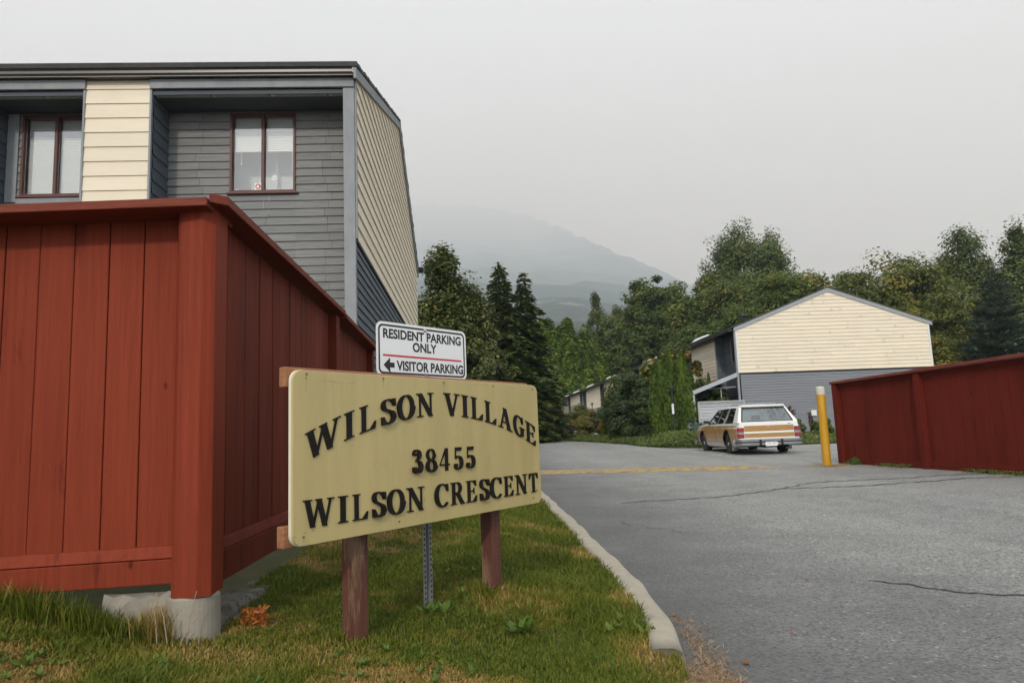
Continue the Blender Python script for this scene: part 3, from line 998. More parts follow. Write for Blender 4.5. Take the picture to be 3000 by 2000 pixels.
fs += [(4, 3, 2, 1, 0), tuple(range(R_ * 5, R_ * 5 + 5))]
mb.add(vs, fs)
tag(mb.build('concrete_footing', m_oldconc), 'mossy concrete footing under the side run of the bright red fence', 'footing')
mb = MB()
vs = []
for i in range(9):
    x = -1.42 + .27 * i / 8
    for (y, z) in ((2.98, .2), (2.93, .2), (2.925, .42 + random.uniform(-.02, .015)), (2.94, .45 + random.uniform(-.02, .01)), (2.98, .45)):
        vs.append((x, y + random.uniform(-.006, .006), z))
fs = []
for i in range(8):
    for k in range(5):
        a, b2 = i * 5 + k, i * 5 + (k + 1) % 5
        fs.append((a, b2, b2 + 5, a + 5))
fs += [(4, 3, 2, 1, 0), tuple(range(40, 45))]
mb.add(vs, fs)
tag(mb.build('concrete_footing', m_conc), 'short broken concrete footing left of the round pier under the bright red fence', 'footing')

# ------------------------------------------------------------------ red fence on the right
A0, A1 = Vector((7.97, 15.16, 0)), Vector((8.62, 10.55, 0))
dF = (A1 - A0).normalized()
fr_ = thing('board_fence', 'long dark maroon board fence with leaning cap beside the yellow bollard', 'fence', (A0.x, A0.y, .12), math.atan2(dF.y, dF.x))
# local frame: x runs towards the camera along the fence, y to its right hand side (towards the house side), outer face looks -y -> drive side
Lf = 9.0
zt = lambda x: 1.715 + .012 * x
zbt = lambda x: -.012 * x + .02
mb = MB()
x = .1
while x < Lf:
    w_ = random.uniform(.17, .24)
    o_ = random.uniform(-.002, .002)
    y0 = -.02 + o_
    a_, b_ = x + .0015, min(x + w_, Lf) - .0015
    vs = [(a_, y0, zbt(a_) + .12), (b_, y0, zbt(b_) + .12), (b_, y0 + .02, zbt(b_) + .12), (a_, y0 + .02, zbt(a_) + .12),
          (a_, y0, zt(a_)), (b_, y0, zt(b_)), (b_, y0 + .02, zt(b_)), (a_, y0 + .02, zt(a_))]
    mb.add(vs, [(0, 3, 2, 1), (4, 5, 6, 7), (0, 1, 5, 4), (1, 2, 6, 5), (2, 3, 7, 6), (3, 0, 4, 7)])
    x += w_
mb.build('planks', m_redfar, fr_, local=True, bevel=.002, seg=1)
def slab(x0, x1, y0, y1, za, zb, f0, f1):
    vs = [(x0, y0, f0(x0) + za), (x1, y0, f0(x1) + za), (x1, y1, f0(x1) + za), (x0, y1, f0(x0) + za),
          (x0, y0, f1(x0) + zb), (x1, y0, f1(x1) + zb), (x1, y1, f1(x1) + zb), (x0, y1, f1(x0) + zb)]
    return vs, [(0, 3, 2, 1), (4, 5, 6, 7), (0, 1, 5, 4), (1, 2, 6, 5), (2, 3, 7, 6), (3, 0, 4, 7)]
mb = MB(); mb.add(*slab(-.03, 2.40, -.15, .10, .002, .055, zt, zt)); mb.add(*slab(2.402, 4.86, -.15, .10, .006, .064, zt, zt)); mb.add(*slab(4.862, Lf, -.15, .10, .01, .068, zt, zt))
mb.build('cap', m_redfarcap, fr_, local=True, bevel=.004)
mb = MB(); mb.add(*slab(.1, Lf, -.056, -.023, .0, .10, zbt, zbt)); mb.add(*slab(.1, Lf, -.05, -.024, .102, .135, zbt, zbt)); mb.build('bottom_rail', m_redfar, fr_, local=True, bevel=.004)
mb = MB(); mb.add(*slab(.1, Lf, -.05, -.024, -.07, -.002, zt, zt)); mb.build('top_rail', m_redfar, fr_, local=True)
for xx in (0.0, 2.38, 4.80, 7.2):
    mb = MB(); mb.add(*slab(xx - .01, xx + .13, -.12, .02, -.02, -.0, zbt, zt)); mb.build('post', m_redfar, fr_, local=True, bevel=.005)

# ------------------------------------------------------------------ yellow bollard
bo = thing('bollard', 'tall yellow steel bollard with worn white top, standing at the end of the maroon fence', 'bollard', (7.27, 14.5, .12))
mb = MB(); mb.lathe([(.088, -.05), (.086, .1), (.086, 1.47), (.086, 1.475)], 32, (0, 0, 0)); mb.build('pipe', m_yellow, bo, local=True, smooth=False)
mb = MB(); mb.lathe([(.0875, 1.475), (.0875, 1.60), (.084, 1.628), (.06, 1.643), (.02, 1.648)], 32, (0, 0, 0)); mb.build('top', m_bolcap, bo, local=True)
bo.rotation_euler = (0, 0, 0)
# ------------------------------------------------------------------ serif lettering (thick and thin strokes)
def glyph(ch):
    """list of pieces in a unit box: ('poly', pts) or ('stroke', pts, wthin, wthick); returns pieces, width"""
    T, t_, s = .175, .055, .05
    P = []
    def stem(x, w_=T, y0=0, y1=1):
        P.append([(x - w_ / 2, y0), (x + w_ / 2, y0), (x + w_ / 2, y1), (x - w_ / 2, y1)])
    def serif(x0, x1, y, upside=False):
        h = s
        if upside:
            P.append([(x0, y - h), (x1, y - h), (x1, y), (x0, y)])
        else:
            P.append([(x0, y), (x1, y), (x1, y + h), (x0, y + h)])
    def bracket(x, y, dx, dy):
        P.append([(x, y), (x + dx, y), (x, y + dy)] if dx * dy > 0 else [(x, y), (x, y + dy), (x + dx, y)])
    def diag(x0, x1, w_, y0=0, y1=1):
        P.append([(x0 - w_ / 2, y0), (x0 + w_ / 2, y0), (x1 + w_ / 2, y1), (x1 - w_ / 2, y1)])
    def pen(pts, thin=t_, thick=T, taper=None, closed=False):
        A = np.array(pts, float)
        n_ = len(A)
        out = []
        for i in range(n_):
            if closed:
                d = A[(i + 1) % n_] - A[i - 1]
            else:
                d = A[min(i + 1, n_ - 1)] - A[max(i - 1, 0)]
            d = d / (np.hypot(*d) + 1e-9)
            w_ = thin + (thick - thin) * abs(d[1]) ** 1.6
            if taper is not None:
                w_ = thin + (w_ - thin) * taper(i / (n_ - 1))
            nn = np.array([-d[1], d[0]])
            out.append((A[i] + nn * w_ / 2, A[i] - nn * w_ / 2))
        m_ = n_ if closed else n_ - 1
        for i in range(m_):
            a, b2 = out[i], out[(i + 1) % n_]
            P.append([tuple(a[1]), tuple(b2[1]), tuple(b2[0]), tuple(a[0])])
    def ell(cx, cy_, rx, ry, a0, a1, n_=28):
        return [(cx + rx * math.cos(math.radians(a0 + (a1 - a0) * i / n_)), cy_ + ry * math.sin(math.radians(a0 + (a1 - a0) * i / n_))) for i in range(n_ + 1)]
    def spline(pts, n_=10):
        A = [np.array(p, float) for p in pts]
        A = [2 * A[0] - A[1]] + A + [2 * A[-1] - A[-2]]
        out = []
        for i in range(1, len(A) - 2):
            for k in range(n_):
                u = k / n_
                out.append(tuple(.5 * (2 * A[i] + (A[i + 1] - A[i - 1]) * u + (2 * A[i - 1] - 5 * A[i] + 4 * A[i + 1] - A[i + 2]) * u * u + (-A[i - 1] + 3 * A[i] - 3 * A[i + 1] + A[i + 2]) * u ** 3)))
        out.append(tuple(A[-2]))
        return out
    def ball(x, y, r=.085):
        P.append([(x + r * math.cos(2 * PI * k / 16), y + r * math.sin(2 * PI * k / 16)) for k in range(16)])
    if ch == 'I':
        stem(.2); serif(.03, .37, 0); serif(.03, .37, 1, True); wd = .4
    elif ch == 'L':
        stem(.2); serif(.03, .38, 0); serif(.03, .37, 1, True)
        P.append([(.25, 0), (.68, 0), (.68, .05), (.25, .05)]); P.append([(.46, .05), (.68, .05), (.72, .30), (.67, .30)]); wd = .74
    elif ch == 'E':
        stem(.2); serif(.03, .38, 0); serif(.03, .37, 1, True)
        P.append([(.25, 0), (.68, 0), (.68, .05), (.25, .05)]); P.append([(.46, .05), (.68, .05), (.72, .29), (.67, .29)])
        P.append([(.25, .95), (.67, .95), (.67, 1), (.25, 1)]); P.append([(.67, .95), (.48, .95), (.635, .73), (.68, .73)][::-1])
        P.append([(.28, .485), (.50, .485), (.50, .535), (.28, .535)]); P.append([(.46, .535), (.5, .485), (.54, .36), (.54, .66)]); wd = .75
    elif ch == 'T':
        stem(.37); serif(.2, .54, 0)
        P.append([(.04, .95), (.70, .95), (.70, 1), (.04, 1)]); P.append([(.04, .95), (.02, .70), (.07, .70), (.20, .95)]); P.append([(.70, .95), (.54, .95), (.67, .70), (.72, .70)][::-1]); wd = .74
    elif ch == 'N':
        stem(.17, t_ + .015); stem(.72, t_ + .015, 0, 1); diag(.72, .16, T + .04); serif(.02, .32, 0); serif(.0, .2, 1, True); serif(.57, .87, 1, True); wd = .88
    elif ch == 'V':
        diag(.44, .17, T + .02); diag(.455, .72, t_ + .02, .02, 1); serif(.0, .37, 1, True); serif(.58, .88, 1, True); wd = .86
    elif ch == 'W':
        diag(.36, .15, T + .01); diag(.375, .60, t_ + .02, .02, 1); diag(.83, .60, T + .01); diag(.845, 1.06, t_ + .02, .02, 1)
        serif(.0, .33, 1, True); serif(.46, .72, 1, True); serif(.93, 1.2, 1, True); wd = 1.2
    elif ch == 'A':
        diag(.14, .40, t_ + .02); diag(.66, .40, T + .02); serif(.0, .28, 0); serif(.50, .84, 0); P.append([(.22, .29), (.58, .29), (.57, .345), (.235, .345)]); wd = .84
    elif ch == 'O':
        pen(ell(.41, .5, .32, .485, 0, 360, 56)[:-1], t_, T + .03, closed=True); wd = .83
    elif ch == 'C':
        pen(ell(.43, .5, .33, .485, 48, 318, 48), t_, T + .03, lambda u: min(1, u * 5 + .1, (1 - u) * 5 + .1))
        P.append([(.66, .99), (.70, .99), (.715, .66), (.68, .66), (.60, .84)][::-1]); wd = .78
    elif ch == 'G':
        pen(ell(.43, .5, .33, .485, 48, 330, 48), t_, T + .03, lambda u: min(1, u * 5 + .1, (1 - u) * 9 + .3))
        P.append([(.66, .99), (.70, .99), (.715, .66), (.68, .66), (.60, .84)][::-1])
        stem(.67, T - .02, .06, .44); P.append([(.50, .41), (.86, .41), (.86, .46), (.50, .46)]); wd = .86
    elif ch == 'R':
        stem(.2); serif(.03, .38, 0); serif(.03, .37, 1, True)
        pen([(.26, .972), (.36, .975)] + ell(.40, .745, .19, .23, 88, -88, 24) + [(.36, .515), (.26, .515)], t_, T)
        P.append([(.62, .0), (.84, .0), (.84, .05), (.78, .05), (.50, .53), (.30, .53)]); wd = .84
    elif ch == 'S':
        pen(spline([(.55, .80), (.47, .93), (.33, .972), (.18, .92), (.12, .77), (.18, .62), (.34, .53), (.50, .43), (.56, .25), (.49, .09), (.33, .028), (.18, .06), (.09, .20)]), t_, T + .01, lambda u: min(1, u * 4 + .1, (1 - u) * 4 + .1))
        P.append([(.545, .98), (.585, .98), (.60, .67), (.565, .67), (.50, .82)][::-1]); P.append([(.09, .02), (.05, .02), (.035, .34), (.07, .34), (.14, .19)]); wd = .66
    elif ch == '3':
        pen(spline([(.10, .78), (.18, .92), (.30, .965), (.43, .90), (.46, .76), (.40, .61), (.26, .53)]), t_, T, lambda u: min(1, u * 4 + .2, (1 - u) * 4 + .1))
        pen(spline([(.24, .53), (.40, .49), (.49, .35), (.49, .22), (.41, .07), (.27, .03), (.14, .08), (.09, .19)]), t_, T, lambda u: min(1, u * 4 + .1, (1 - u) * 4 + .2))
        ball(.13, .20, .075); ball(.14, .79, .06); wd = .62
    elif ch == '8':
        pen(ell(.31, .745, .19, .225, 0, 360, 40)[:-1], t_, T - .035, closed=True); pen(ell(.31, .265, .225, .245, 0, 360, 44)[:-1], t_, T - .02, closed=True); wd = .62
    elif ch == '4':
        stem(.42, T - .01, 0, .98); P.append([(.34, .95), (.46, 1), (.06, .31), (.02, .27)][::-1]); P.append([(.02, .225), (.60, .225), (.60, .30), (.02, .30)]); wd = .62
    elif ch == '5':
        P.append([(.15, .84), (.50, .84), (.55, 1), (.15, 1)]); P.append([(.13, .48), (.17, .48), (.19, .98), (.15, .98)])
        pen(spline([(.15, .50), (.26, .585), (.40, .56), (.49, .42), (.49, .24), (.41, .08), (.27, .03), (.14, .08), (.09, .19)]), t_, T, lambda u: min(1, u * 5 + .2, (1 - u) * 4 + .2))
        ball(.13, .20, .075); wd = .60
    return P, wd

def letters(mb, text, spans, zbase, cap, arch=None, y0=-.0115, depth=.0045):
    """spans: (u0, u1) per character, in metres along the panel; arch lifts each point of a letter with the curve"""
    for ch, (ua, ub) in zip(text, spans):
        P, wd = glyph(ch)
        k = (ub - ua) / wd
        for j, poly in enumerate(P):
            # cut long pieces so that they can follow the arch
            pts = []
            for i in range(len(poly)):
                a, b2 = poly[i], poly[(i + 1) % len(poly)]
                nseg = 4 if abs(a[0] - b2[0]) > .15 and arch else 1
                for q in range(nseg):
                    pts.append((a[0] + (b2[0] - a[0]) * q / nseg, a[1] + (b2[1] - a[1]) * q / nseg))
            e = .00012 * j
            pts3 = []
            for x, y in pts:
                u = ua + x * k
                z = zbase + y * cap + (arch(u) if arch else 0)
                pts3.append((u, y0 - depth - e, z))
            # as front polygon plus rim
            n_ = len(pts3)
            ar = sum(pts3[i][0] * pts3[(i + 1) % n_][2] - pts3[(i + 1) % n_][0] * pts3[i][2] for i in range(n_))
            if ar < 0:
                pts3.reverse()
            bk = [(p[0], y0, p[2]) for p in pts3]
            mb.add(pts3 + bk, [list(range(n_))] + [(i, i + n_, (i + 1) % n_ + n_, (i + 1) % n_) for i in range(n_)])

# ------------------------------------------------------------------ village sign
SA = math.radians(52.286)
vs_ = thing('village_sign', 'large yellowed panel sign with raised black serif letters on two brown posts', 'sign', (-.6588, 2.70, .17), SA)
z0_, z1_, Ls = .63 - .17, 1.277 - .17, 1.687
def rrect(x0, x1, z0, z1, r, n_=8):
    pts = []
    for (cx, cz, a0) in ((x1 - r, z0 + r, -90), (x1 - r, z1 - r, 0), (x0 + r, z1 - r, 90), (x0 + r, z0 + r, 180)):
        for k in range(n_ + 1):
            a = math.radians(a0 + 90 * k / n_)
            pts.append((cx + r * math.cos(a), cz + r * math.sin(a)))
    return pts
mb = MB()
rr = rrect(0, Ls, z0_, z1_, .042)
mb.extrude([(x, .0, z) for x, z in rr], (0, .014, 0), 1)
mb.extrude([(x, -.0105, z) for x, z in rrect(.0025, Ls - .0025, z0_ + .0025, z1_ - .0025, .04)], (0, .0102, 0), 0)
panel_mb = mb
panel = thing('panel', None, None); panel.parent = vs_
arch = lambda u: -.272 * (u - .855) ** 2
w1 = [(.054, .228), (.242, .304), (.326, .424), (.446, .534), (.550, .658), (.674, .790)]
w2 = [(.862, .980), (.992, .1 + .952), (1.066, 1.168), (1.178, 1.282), (1.298, 1.420), (1.432, 1.532), (1.546, 1.650)]
LT = [(.630, .702), (.724, .798), (.820, .896), (.918, .992), (1.011, 1.087)]
def word(nm, text, spans, zb, cap, ar=None):
    for ch, sp in zip(text, spans):
        mb = MB(); letters(mb, ch, [sp], zb, cap, ar); mb.build('letter' if ch.isalpha() else 'numeral', m_letter, vs_, local=True)
word('name', 'WILSONVILLAGE', w1 + w2, 1.106 - .17, .106, arch)
word('number', '38455', LT, .853 - .17, .104)
word('street', 'WILSONCRESCENT', [(.044, .192), (.208, .266), (.284, .372), (.388, .466), (.480, .584), (.598, .712), (.780, .880), (.893, .996), (1.010, 1.098), (1.114, 1.190), (1.204, 1.306), (1.322, 1.414), (1.428, 1.544), (1.558, 1.652)], .6925 - .17, .102)
mb = MB()
for (u, z) in ((.062, 1.262), (.47, 1.262), (.869, 1.259), (1.265, 1.258), (1.64, 1.253), (.048, .663), (.552, .660), (1.60, .662), (1.64, .70)):
    mb = MB(); mb.lathe([(.0055, -.0108), (.005, -.0128), (.002, -.0134)], 8, (u, 0, z - .17), 'y'); mb.build('screw', m_screw, panel, local=True)
mb = panel_mb
def blot(u, z, a, b2):
    k = 9
    mb.add([(u + a * math.cos(2 * PI * i / k) * random.uniform(.5, 1.1), -.0109, z - .17 + b2 * math.sin(2 * PI * i / k) * random.uniform(.5, 1.1)) for i in range(k)], [list(range(k))], 2)
for (u, z, a, b2) in ((.06, 1.247, .006, .007), (.47, 1.249, .004, .006), (.869, 1.247, .005, .005), (.872, 1.238, .004, .004), (1.265, 1.246, .004, .004), (.05, .648, .005, .006), (.01, .668, .010, .003), (.055, .678, .009, .0028), (.09, .681, .012, .003),
                      (.03, 1.03, .004, .003), (.11, .99, .004, .003), (.29, .99, .003, .003), (.15, .885, .003, .002), (.43, .99, .003, .002), (.35, .90, .004, .002), (.72, .99, .003, .003), (.85, 1.03, .003, .003), (.955, 1.06, .003, .006), (1.15, 1.05, .004, .004), (.94, 1.0, .004, .004), (.97, 1.003, .004, .003), (1.06, .99, .003, .003),
                      (1.20, .90, .006, .006), (1.22, .885, .003, .003), (1.33, .88, .003, .003), (1.19, .835, .003, .003), (.715, .735, .004, .018), (.66, .722, .007, .003), (1.66, .74, .004, .006), (.86, .81, .002, .004), (.62, .83, .003, .003), (.42, .82, .003, .002), (.68, .845, .003, .003), (.24, .83, .003, .002), (.22, .70, .003, .003), (.95, .665, .003, .002), (1.35, .655, .003, .003), (1.5, 1.18, .004, .003), (1.2, 1.19, .004, .002), (.17, 1.205, .003, .003), (.18, 1.225, .002, .002)):
    blot(u, z, a, b2)
for (u, z, l) in ((.062, 1.24, .05), (.47, 1.245, .035), (.869, 1.24, .045), (1.265, 1.235, .05), (1.2, .88, .06), (.715, .70, .05), (.66, .70, .035), (1.1, .83, .05)):
    for q in range(4):          # rust and dirt runs
        blot(u + random.uniform(-.002, .002), z - l * q / 4, .0014, l * .16)
for (u, z, l) in ((.14, 1.238, .07), (.20, 1.235, .05), (.27, 1.236, .04), (1.1, 1.262, .12), (1.42, 1.252, .06), (1.5, 1.25, .03)):
    x = u
    while x < u + l:
        d = random.uniform(.004, .014)
        blot(x, z + random.uniform(-.003, .003), d, .0012)
        x += d * 1.5
pm_ = mb.build('panel', [m_signface, m_signedge, m_scuff], vs_, local=True)
for o in list(panel.children):
    o.parent = pm_
bpy.data.objects.remove(panel)
pm_.name = 'panel'
mb = MB()
mb.box(-.013, Ls - .06, .016, .054, 1.212 - .17, 1.288 - .17)
mb.build('batten', m_batten, vs_, local=True, bevel=.004)
mb = MB()
mb.box(-.021, Ls - .06, .016, .054, .628 - .17, .706 - .17)
mb.build('batten', m_batten, vs_, local=True, bevel=.004)
for (u, sg, g) in ((.397, .038, -.08), (1.340, .037, -.02)):
    mb = MB()
    yc = .055 + sg
    mb.extrude([(u - sg, yc - sg, g), (u + sg - .004, yc - sg, g), (u + sg, yc - sg + .004, g), (u + sg, yc + sg, g), (u - sg, yc + sg, g)], (0, 0, 1.26 - .17 - g))
    mb.build('post', m_post, vs_, local=True, bevel=.006)
mb = MB()
mb.box(.397 + .0385, .397 + .0405, .125, .133, .24, .46)
mb.build('peeled_strip', m_plate, vs_, local=True)

# ------------------------------------------------------------------ parking sign on a perforated post
PA = math.atan2(.468, .4262)
pL = Vector((-.1272 * 3.4, 3.4)); pR = Vector((-.0030 * 3.868, 3.868))
pd = pR - pL
PA = math.atan2(pd.y, pd.x)
Lp = pd.length
ps = thing('parking_sign', 'white parking plate with red line and left arrow on a perforated steel post', 'sign', (pL.x, pL.y, .14), PA)
zt_, zb_ = 1 + .1687 * 3.4 - .14, 1 + .0815 * 3.868 - .14 - .028
zt_ = 1.5695 - .14
zb_ = zt_ - .264
mb = MB(); mb.extrude([(x, 0, z) for x, z in rrect(0, Lp, zb_, zt_, .035)], (0, .0025, 0)); pl_ = mb.build('plate', m_plate, ps, local=True)
mb = MB()
a_, b_ = rrect(.012, Lp - .012, zb_ + .012, zt_ - .012, .027), rrect(.0215, Lp - .0215, zb_ + .0215, zt_ - .0215, .02)
n_ = len(a_)
mb.add([(x, -.0006, z) for x, z in a_] + [(x, -.0006, z) for x, z in b_], [(i, (i + 1) % n_, (i + 1) % n_ + n_, i + n_) for i in range(n_)])
mb.build('border', m_ink, pl_, local=True)
mb = MB(); mb.box(.04, Lp - .04, -.0012, -.0006, zt_ - .1665, zt_ - .158); mb.build('red_line', m_redink, pl_, local=True)
mb = MB()
za = zt_ - .2095
mb.extrude([(x, -.0006, z) for x, z in ((.043, za), (.081, za + .034), (.085, za + .034), (.083, za + .013), (.112, za + .013), (.112, za - .011), (.083, za - .011), (.086, za - .034), (.082, za - .034))], (0, -.0006, 0))
mb.build('arrow', m_ink, pl_, local=True)
def sans(text, x0, x1, z, cap, parent, nm, mat, y=-.0007):
    cu = bpy.data.curves.new(nm, 'FONT')
    cu.body = text
    cu.size = 1
    cu.offset = .034
    cu.resolution_u = 4
    tmp = bpy.data.objects.new(nm, cu)
    COL.objects.link(tmp)
    dg = bpy.context.evaluated_depsgraph_get()
    me = bpy.data.meshes.new_from_object(tmp.evaluated_get(dg))
    bpy.data.objects.remove(tmp)
    co = np.empty(len(me.vertices) * 3)
    me.vertices.foreach_get('co', co)
    co = co.reshape(-1, 3)
    lo, hi = co.min(0), co.max(0)
    out = np.empty_like(co)
    capz = hi[1]
    out[:, 0] = x0 + (co[:, 0] - lo[0]) / (hi[0] - lo[0]) * (x1 - x0)
    out[:, 1] = y
    out[:, 2] = z + co[:, 1] / capz * cap
    me.vertices.foreach_set('co', out.ravel())
    me.materials.clear()
    me.materials.append(mat)
    me.update()
    o = bpy.data.objects.new(nm, me)
    COL.objects.link(o)
    o.parent = parent
    return o
sans('RESIDENT PARKING', .042, Lp - .040, zt_ - .0775, .0457, pl_, 'resident_lettering', m_ink)
sans('ONLY', .235, .405, zt_ - .1335, .0457, pl_, 'only_lettering', m_ink)
sans('VISITOR PARKING', .126, Lp - .027, zt_ - .231, .0465, pl_, 'visitor_lettering', m_ink)
mb = MB()
xc = Lp * .50
for z in (zt_ - .021, zt_ - .243):
    mb = MB(); mb.lathe([(.0095, -.0005), (.0095, -.003), (.006, -.005), (.006, -.011), (.0045, -.012)], 10, (xc + .006, 0, z), 'y'); mb.build('bolt', m_bolt, pl_, local=True)
# U-channel post with two rows of holes
mb = MB()
hw = .0335
prof = [(-hw, .004), (-.010, .004), (-.0065, .022), (.0065, .022), (.010, .004), (hw, .004), (hw, .0075), (.0128, .0075), (.0092, .0255), (-.0092, .0255), (-.0128, .0075), (-hw, .0075)]
rot = .10
prof = [(xc + x * math.cos(rot) - y * math.sin(rot), x * math.sin(rot) + y * math.cos(rot) + .004) for x, y in prof]
mb.extrude([(x, y, -.15) for x, y in prof], (0, 0, zt_ + .14))
po = mb.build('post', m_galv, ps, local=True)
for s_ in (-.0222, .0222):
    mb = MB()
    z = .02
    while z < zt_ - .02:
        cxh = xc + s_ * math.cos(rot) - .0035 * math.sin(rot)
        cyh = s_ * math.sin(rot) + .0035 * math.cos(rot) + .0035
        mb.add([(cxh + .0052 * math.cos(2 * PI * k / 12), cyh + .0052 * math.cos(2 * PI * k / 12) * math.tan(rot) - .0006, z + .0062 * math.sin(2 * PI * k / 12)) for k in range(12)], [list(range(12))])
        z += .0254
    mb.build('hole_row', m_hole, po, local=True)

# ------------------------------------------------------------------ station wagon
m_cwhite = PM('white_car_paint', (.76, .75, .71), (.73, .72, .68), 1, rough=.22, spec=.5, coat=.6)
m_ctrim = PM('car_black_rubber', (.016, .016, .017), (.022, .022, .022), 4, rough=.6)
m_chrome = PM('chrome', (.62, .62, .63), (.5, .5, .5), 4, rough=.18, metallic=1)
m_bump = PM('grey_bumper', (.30, .31, .32), (.24, .25, .26), 3, rough=.3, metallic=.6)
m_lens = PM('red_lens', (.36, .008, .018), (.30, .006, .015), 9, rough=.15, spec=.6, coat=.5)
m_clens = PM('smoky_lens', (.30, .31, .31), (.20, .21, .21), 9, rough=.15, spec=.6)
m_tyre = PM('tyre_rubber', (.018, .018, .018), (.028, .028, .027), 12, rough=.85)
m_cglass = glassmat('car_glass', (.62, .70, .68), .14)
m_seat = PM('car_interior', (.20, .20, .19), (.14, .14, .135), 4, rough=.8)
m_under = PM('underbody', (.012, .012, .012), (.02, .018, .016), 5, rough=.9)
m_rim = PM('wheel_trim', (.42, .42, .42), (.30, .30, .30), 8, rough=.3, metallic=.8)
m_wood, t, b = newmat('woodgrain_vinyl')
v = mapping(t, (1.2, 1.2, 14))
c = ramp(t, noise(t, v, 3, 6, .65, .6), [(.3, (.28, .145, .045)), (.55, (.37, .205, .068)), (.75, (.42, .245, .09))])
t.links.new(c, b.inputs['Base Color'])
b.inputs['Roughness'].default_value = .3
b.inputs['Coat Weight'].default_value = .4

CA = PI / 2 - .062 + .004
car = thing('station_wagon', 'old white estate car with woodgrain sides and tailgate, parked nose-in by the grey gable', 'car', (8.36, 20.75, .205), CA)
# local: x forward (rear axle at 0), y left, z up
XR, XF, WB, RW = -1.06, 3.72, 2.66, .325
def halfw(x):
    w_ = .88
    if x > 2.9:
        w_ -= .10 * ((x - 2.9) / .8) ** 2
    if x < -.6:
        w_ -= .035 * ((-.6 - x) / .46) ** 2
    return w_
def belt(x):
    if x < 2.05:
        return .90 + .01 * x
    return .92 - .10 * ((x - 2.05) / 1.65) ** 1.7
def body_section(x, inset=0):
    """right half outline from the bottom centre to the top centre, (y, z)"""
    w_ = halfw(x) + inset
    zb = belt(x) + inset * .2
    low = .21 if -.55 < x < 3.0 else .27
    return [(0, low), (w_ - .12, low), (w_ - .045, low + .05), (w_ - .015, .40), (w_, .52), (w_, .64), (w_ - .005, .76), (w_ - .03, zb - .03), (w_ - .065, zb), (w_ - .20, zb + .012), (0, zb + .02)]
def loft(mb, xs, secf, mi=0, cap=True):
    secs = []
    for x in xs:
        h = secf(x)
        ring = [(x, -y, z) for y, z in h] + [(x, y, z) for y, z in reversed(h[1:-1])]
        secs.append(ring)
    n_ = len(secs[0])
    vs, fs = [], []
    for r in secs:
        vs += r
    for i in range(len(secs) - 1):
        for k in range(n_):
            fs.append((i * n_ + k, i * n_ + (k + 1) % n_, (i + 1) * n_ + (k + 1) % n_, (i + 1) * n_ + k))
    if cap:
        fs.append(tuple(range(n_)))
        fs.append(tuple(reversed(range((len(secs) - 1) * n_, len(secs) * n_))))
    return mb.add(vs, fs, mi)
def wheel_cutter(rad, wd=2.4):
    mb = MB()
    for x in (0, WB):
        mb.lathe([(rad, -wd / 2), (rad, wd / 2)], 40, (x, 0, RW + .02), 'y')
    return mb
def carved(name, mb, mats, parent, rad=.385, smooth=True):
    """body shell with the wheel arches cut out"""
    o = mb.build(name, mats, None, local=True)
    cuts = []
    for x in (0, WB):
        c_ = MB()
        c_.lathe([(rad, -1.2), (rad, 1.2)], 40, (x, 0, RW + .02), 'y')
        cuts.append(c_.build('arch_cutter', m_under, None, local=True))
    for c_ in cuts:
        bo_ = o.modifiers.new('arch', 'BOOLEAN')
        bo_.operation = 'DIFFERENCE'
        bo_.solver = 'EXACT'
        bo_.object = c_
    dg = bpy.context.evaluated_depsgraph_get()
    me = bpy.data.meshes.new_from_object(o.evaluated_get(dg))
    old = o.data
    o.modifiers.clear()
    o.data = me
    me.name = name
    for c_ in cuts:
        bpy.data.objects.remove(c_)
    o.parent = parent
    return o
xs = [XR, -1.02, -.9, -.7, -.4, 0, .4, .8, 1.4, 2.0, 2.3, 2.6, 2.9, 3.2, 3.45, 3.62, XF]
mb = MB(); loft(mb, xs, body_section)
body = carved('body', mb, [m_cwhite, m_under], car)
for p in body.data.polygons:
    p.use_smooth = False
# wood panels: a thin skin following each flank, with a pale surround and a rub strip
def flank(mb, x0, x1, zlo, zhi, s_, off, mi=0, n_=26):
    vs = []
    for i in range(n_ + 1):
        x = x0 + (x1 - x0) * i / n_
        sec = body_section(x)
        zb_, zt2 = zlo(x), zhi(x)
        for k in range(5):
            z = zb_ + (zt2 - zb_) * k / 4
            pts = sec[2:9]
            y = np.interp(z, [p[1] for p in pts], [p[0] for p in pts])
            vs.append((x, s_ * (y + off), z))
    fs = []
    for i in range(n_):
        for k in range(4):
            a = i * 5 + k
            q = (a, a + 5, a + 6, a + 1)
            fs.append(q if s_ < 0 else tuple(reversed(q)))
    mb.add(vs, fs, mi)
def skin(name, x0, x1, zlo, zhi, off, mat, parent):
    for s_ in (-1, 1):
        mb = MB()
        flank(mb, x0, x1, zlo, zhi, s_, off)
        flank(mb, x0, x1, zlo, zhi, s_, off - .02)
        # flip the inner skin and stitch the rim so the arches can be cut out of it
        nn = len(mb.f) // 2
        mb.f[nn:] = [list(reversed(f)) for f in mb.f[nn:]]
        V5 = 27 * 5
        rim = [i * 5 for i in range(27)] + [26 * 5 + k for k in range(1, 5)] + [i * 5 + 4 for i in range(25, -1, -1)] + [k for k in range(3, 0, -1)]
        for i in range(len(rim)):
            a, b2 = rim[i], rim[(i + 1) % len(rim)]
            q = [a, b2, b2 + V5, a + V5]
            mb.f.append(q if s_ > 0 else list(reversed(q)))
            mb.m.append(0)
        carved(name, mb, [mat, m_under], parent, rad=.415)
skin('wood_panel', -.93, 3.55, lambda x: .36, lambda x: belt(x) - .055, .004, m_wood, car)
skin('rub_strip', -1.0, 3.6, lambda x: .535, lambda x: .548, .010, m_bump, car)
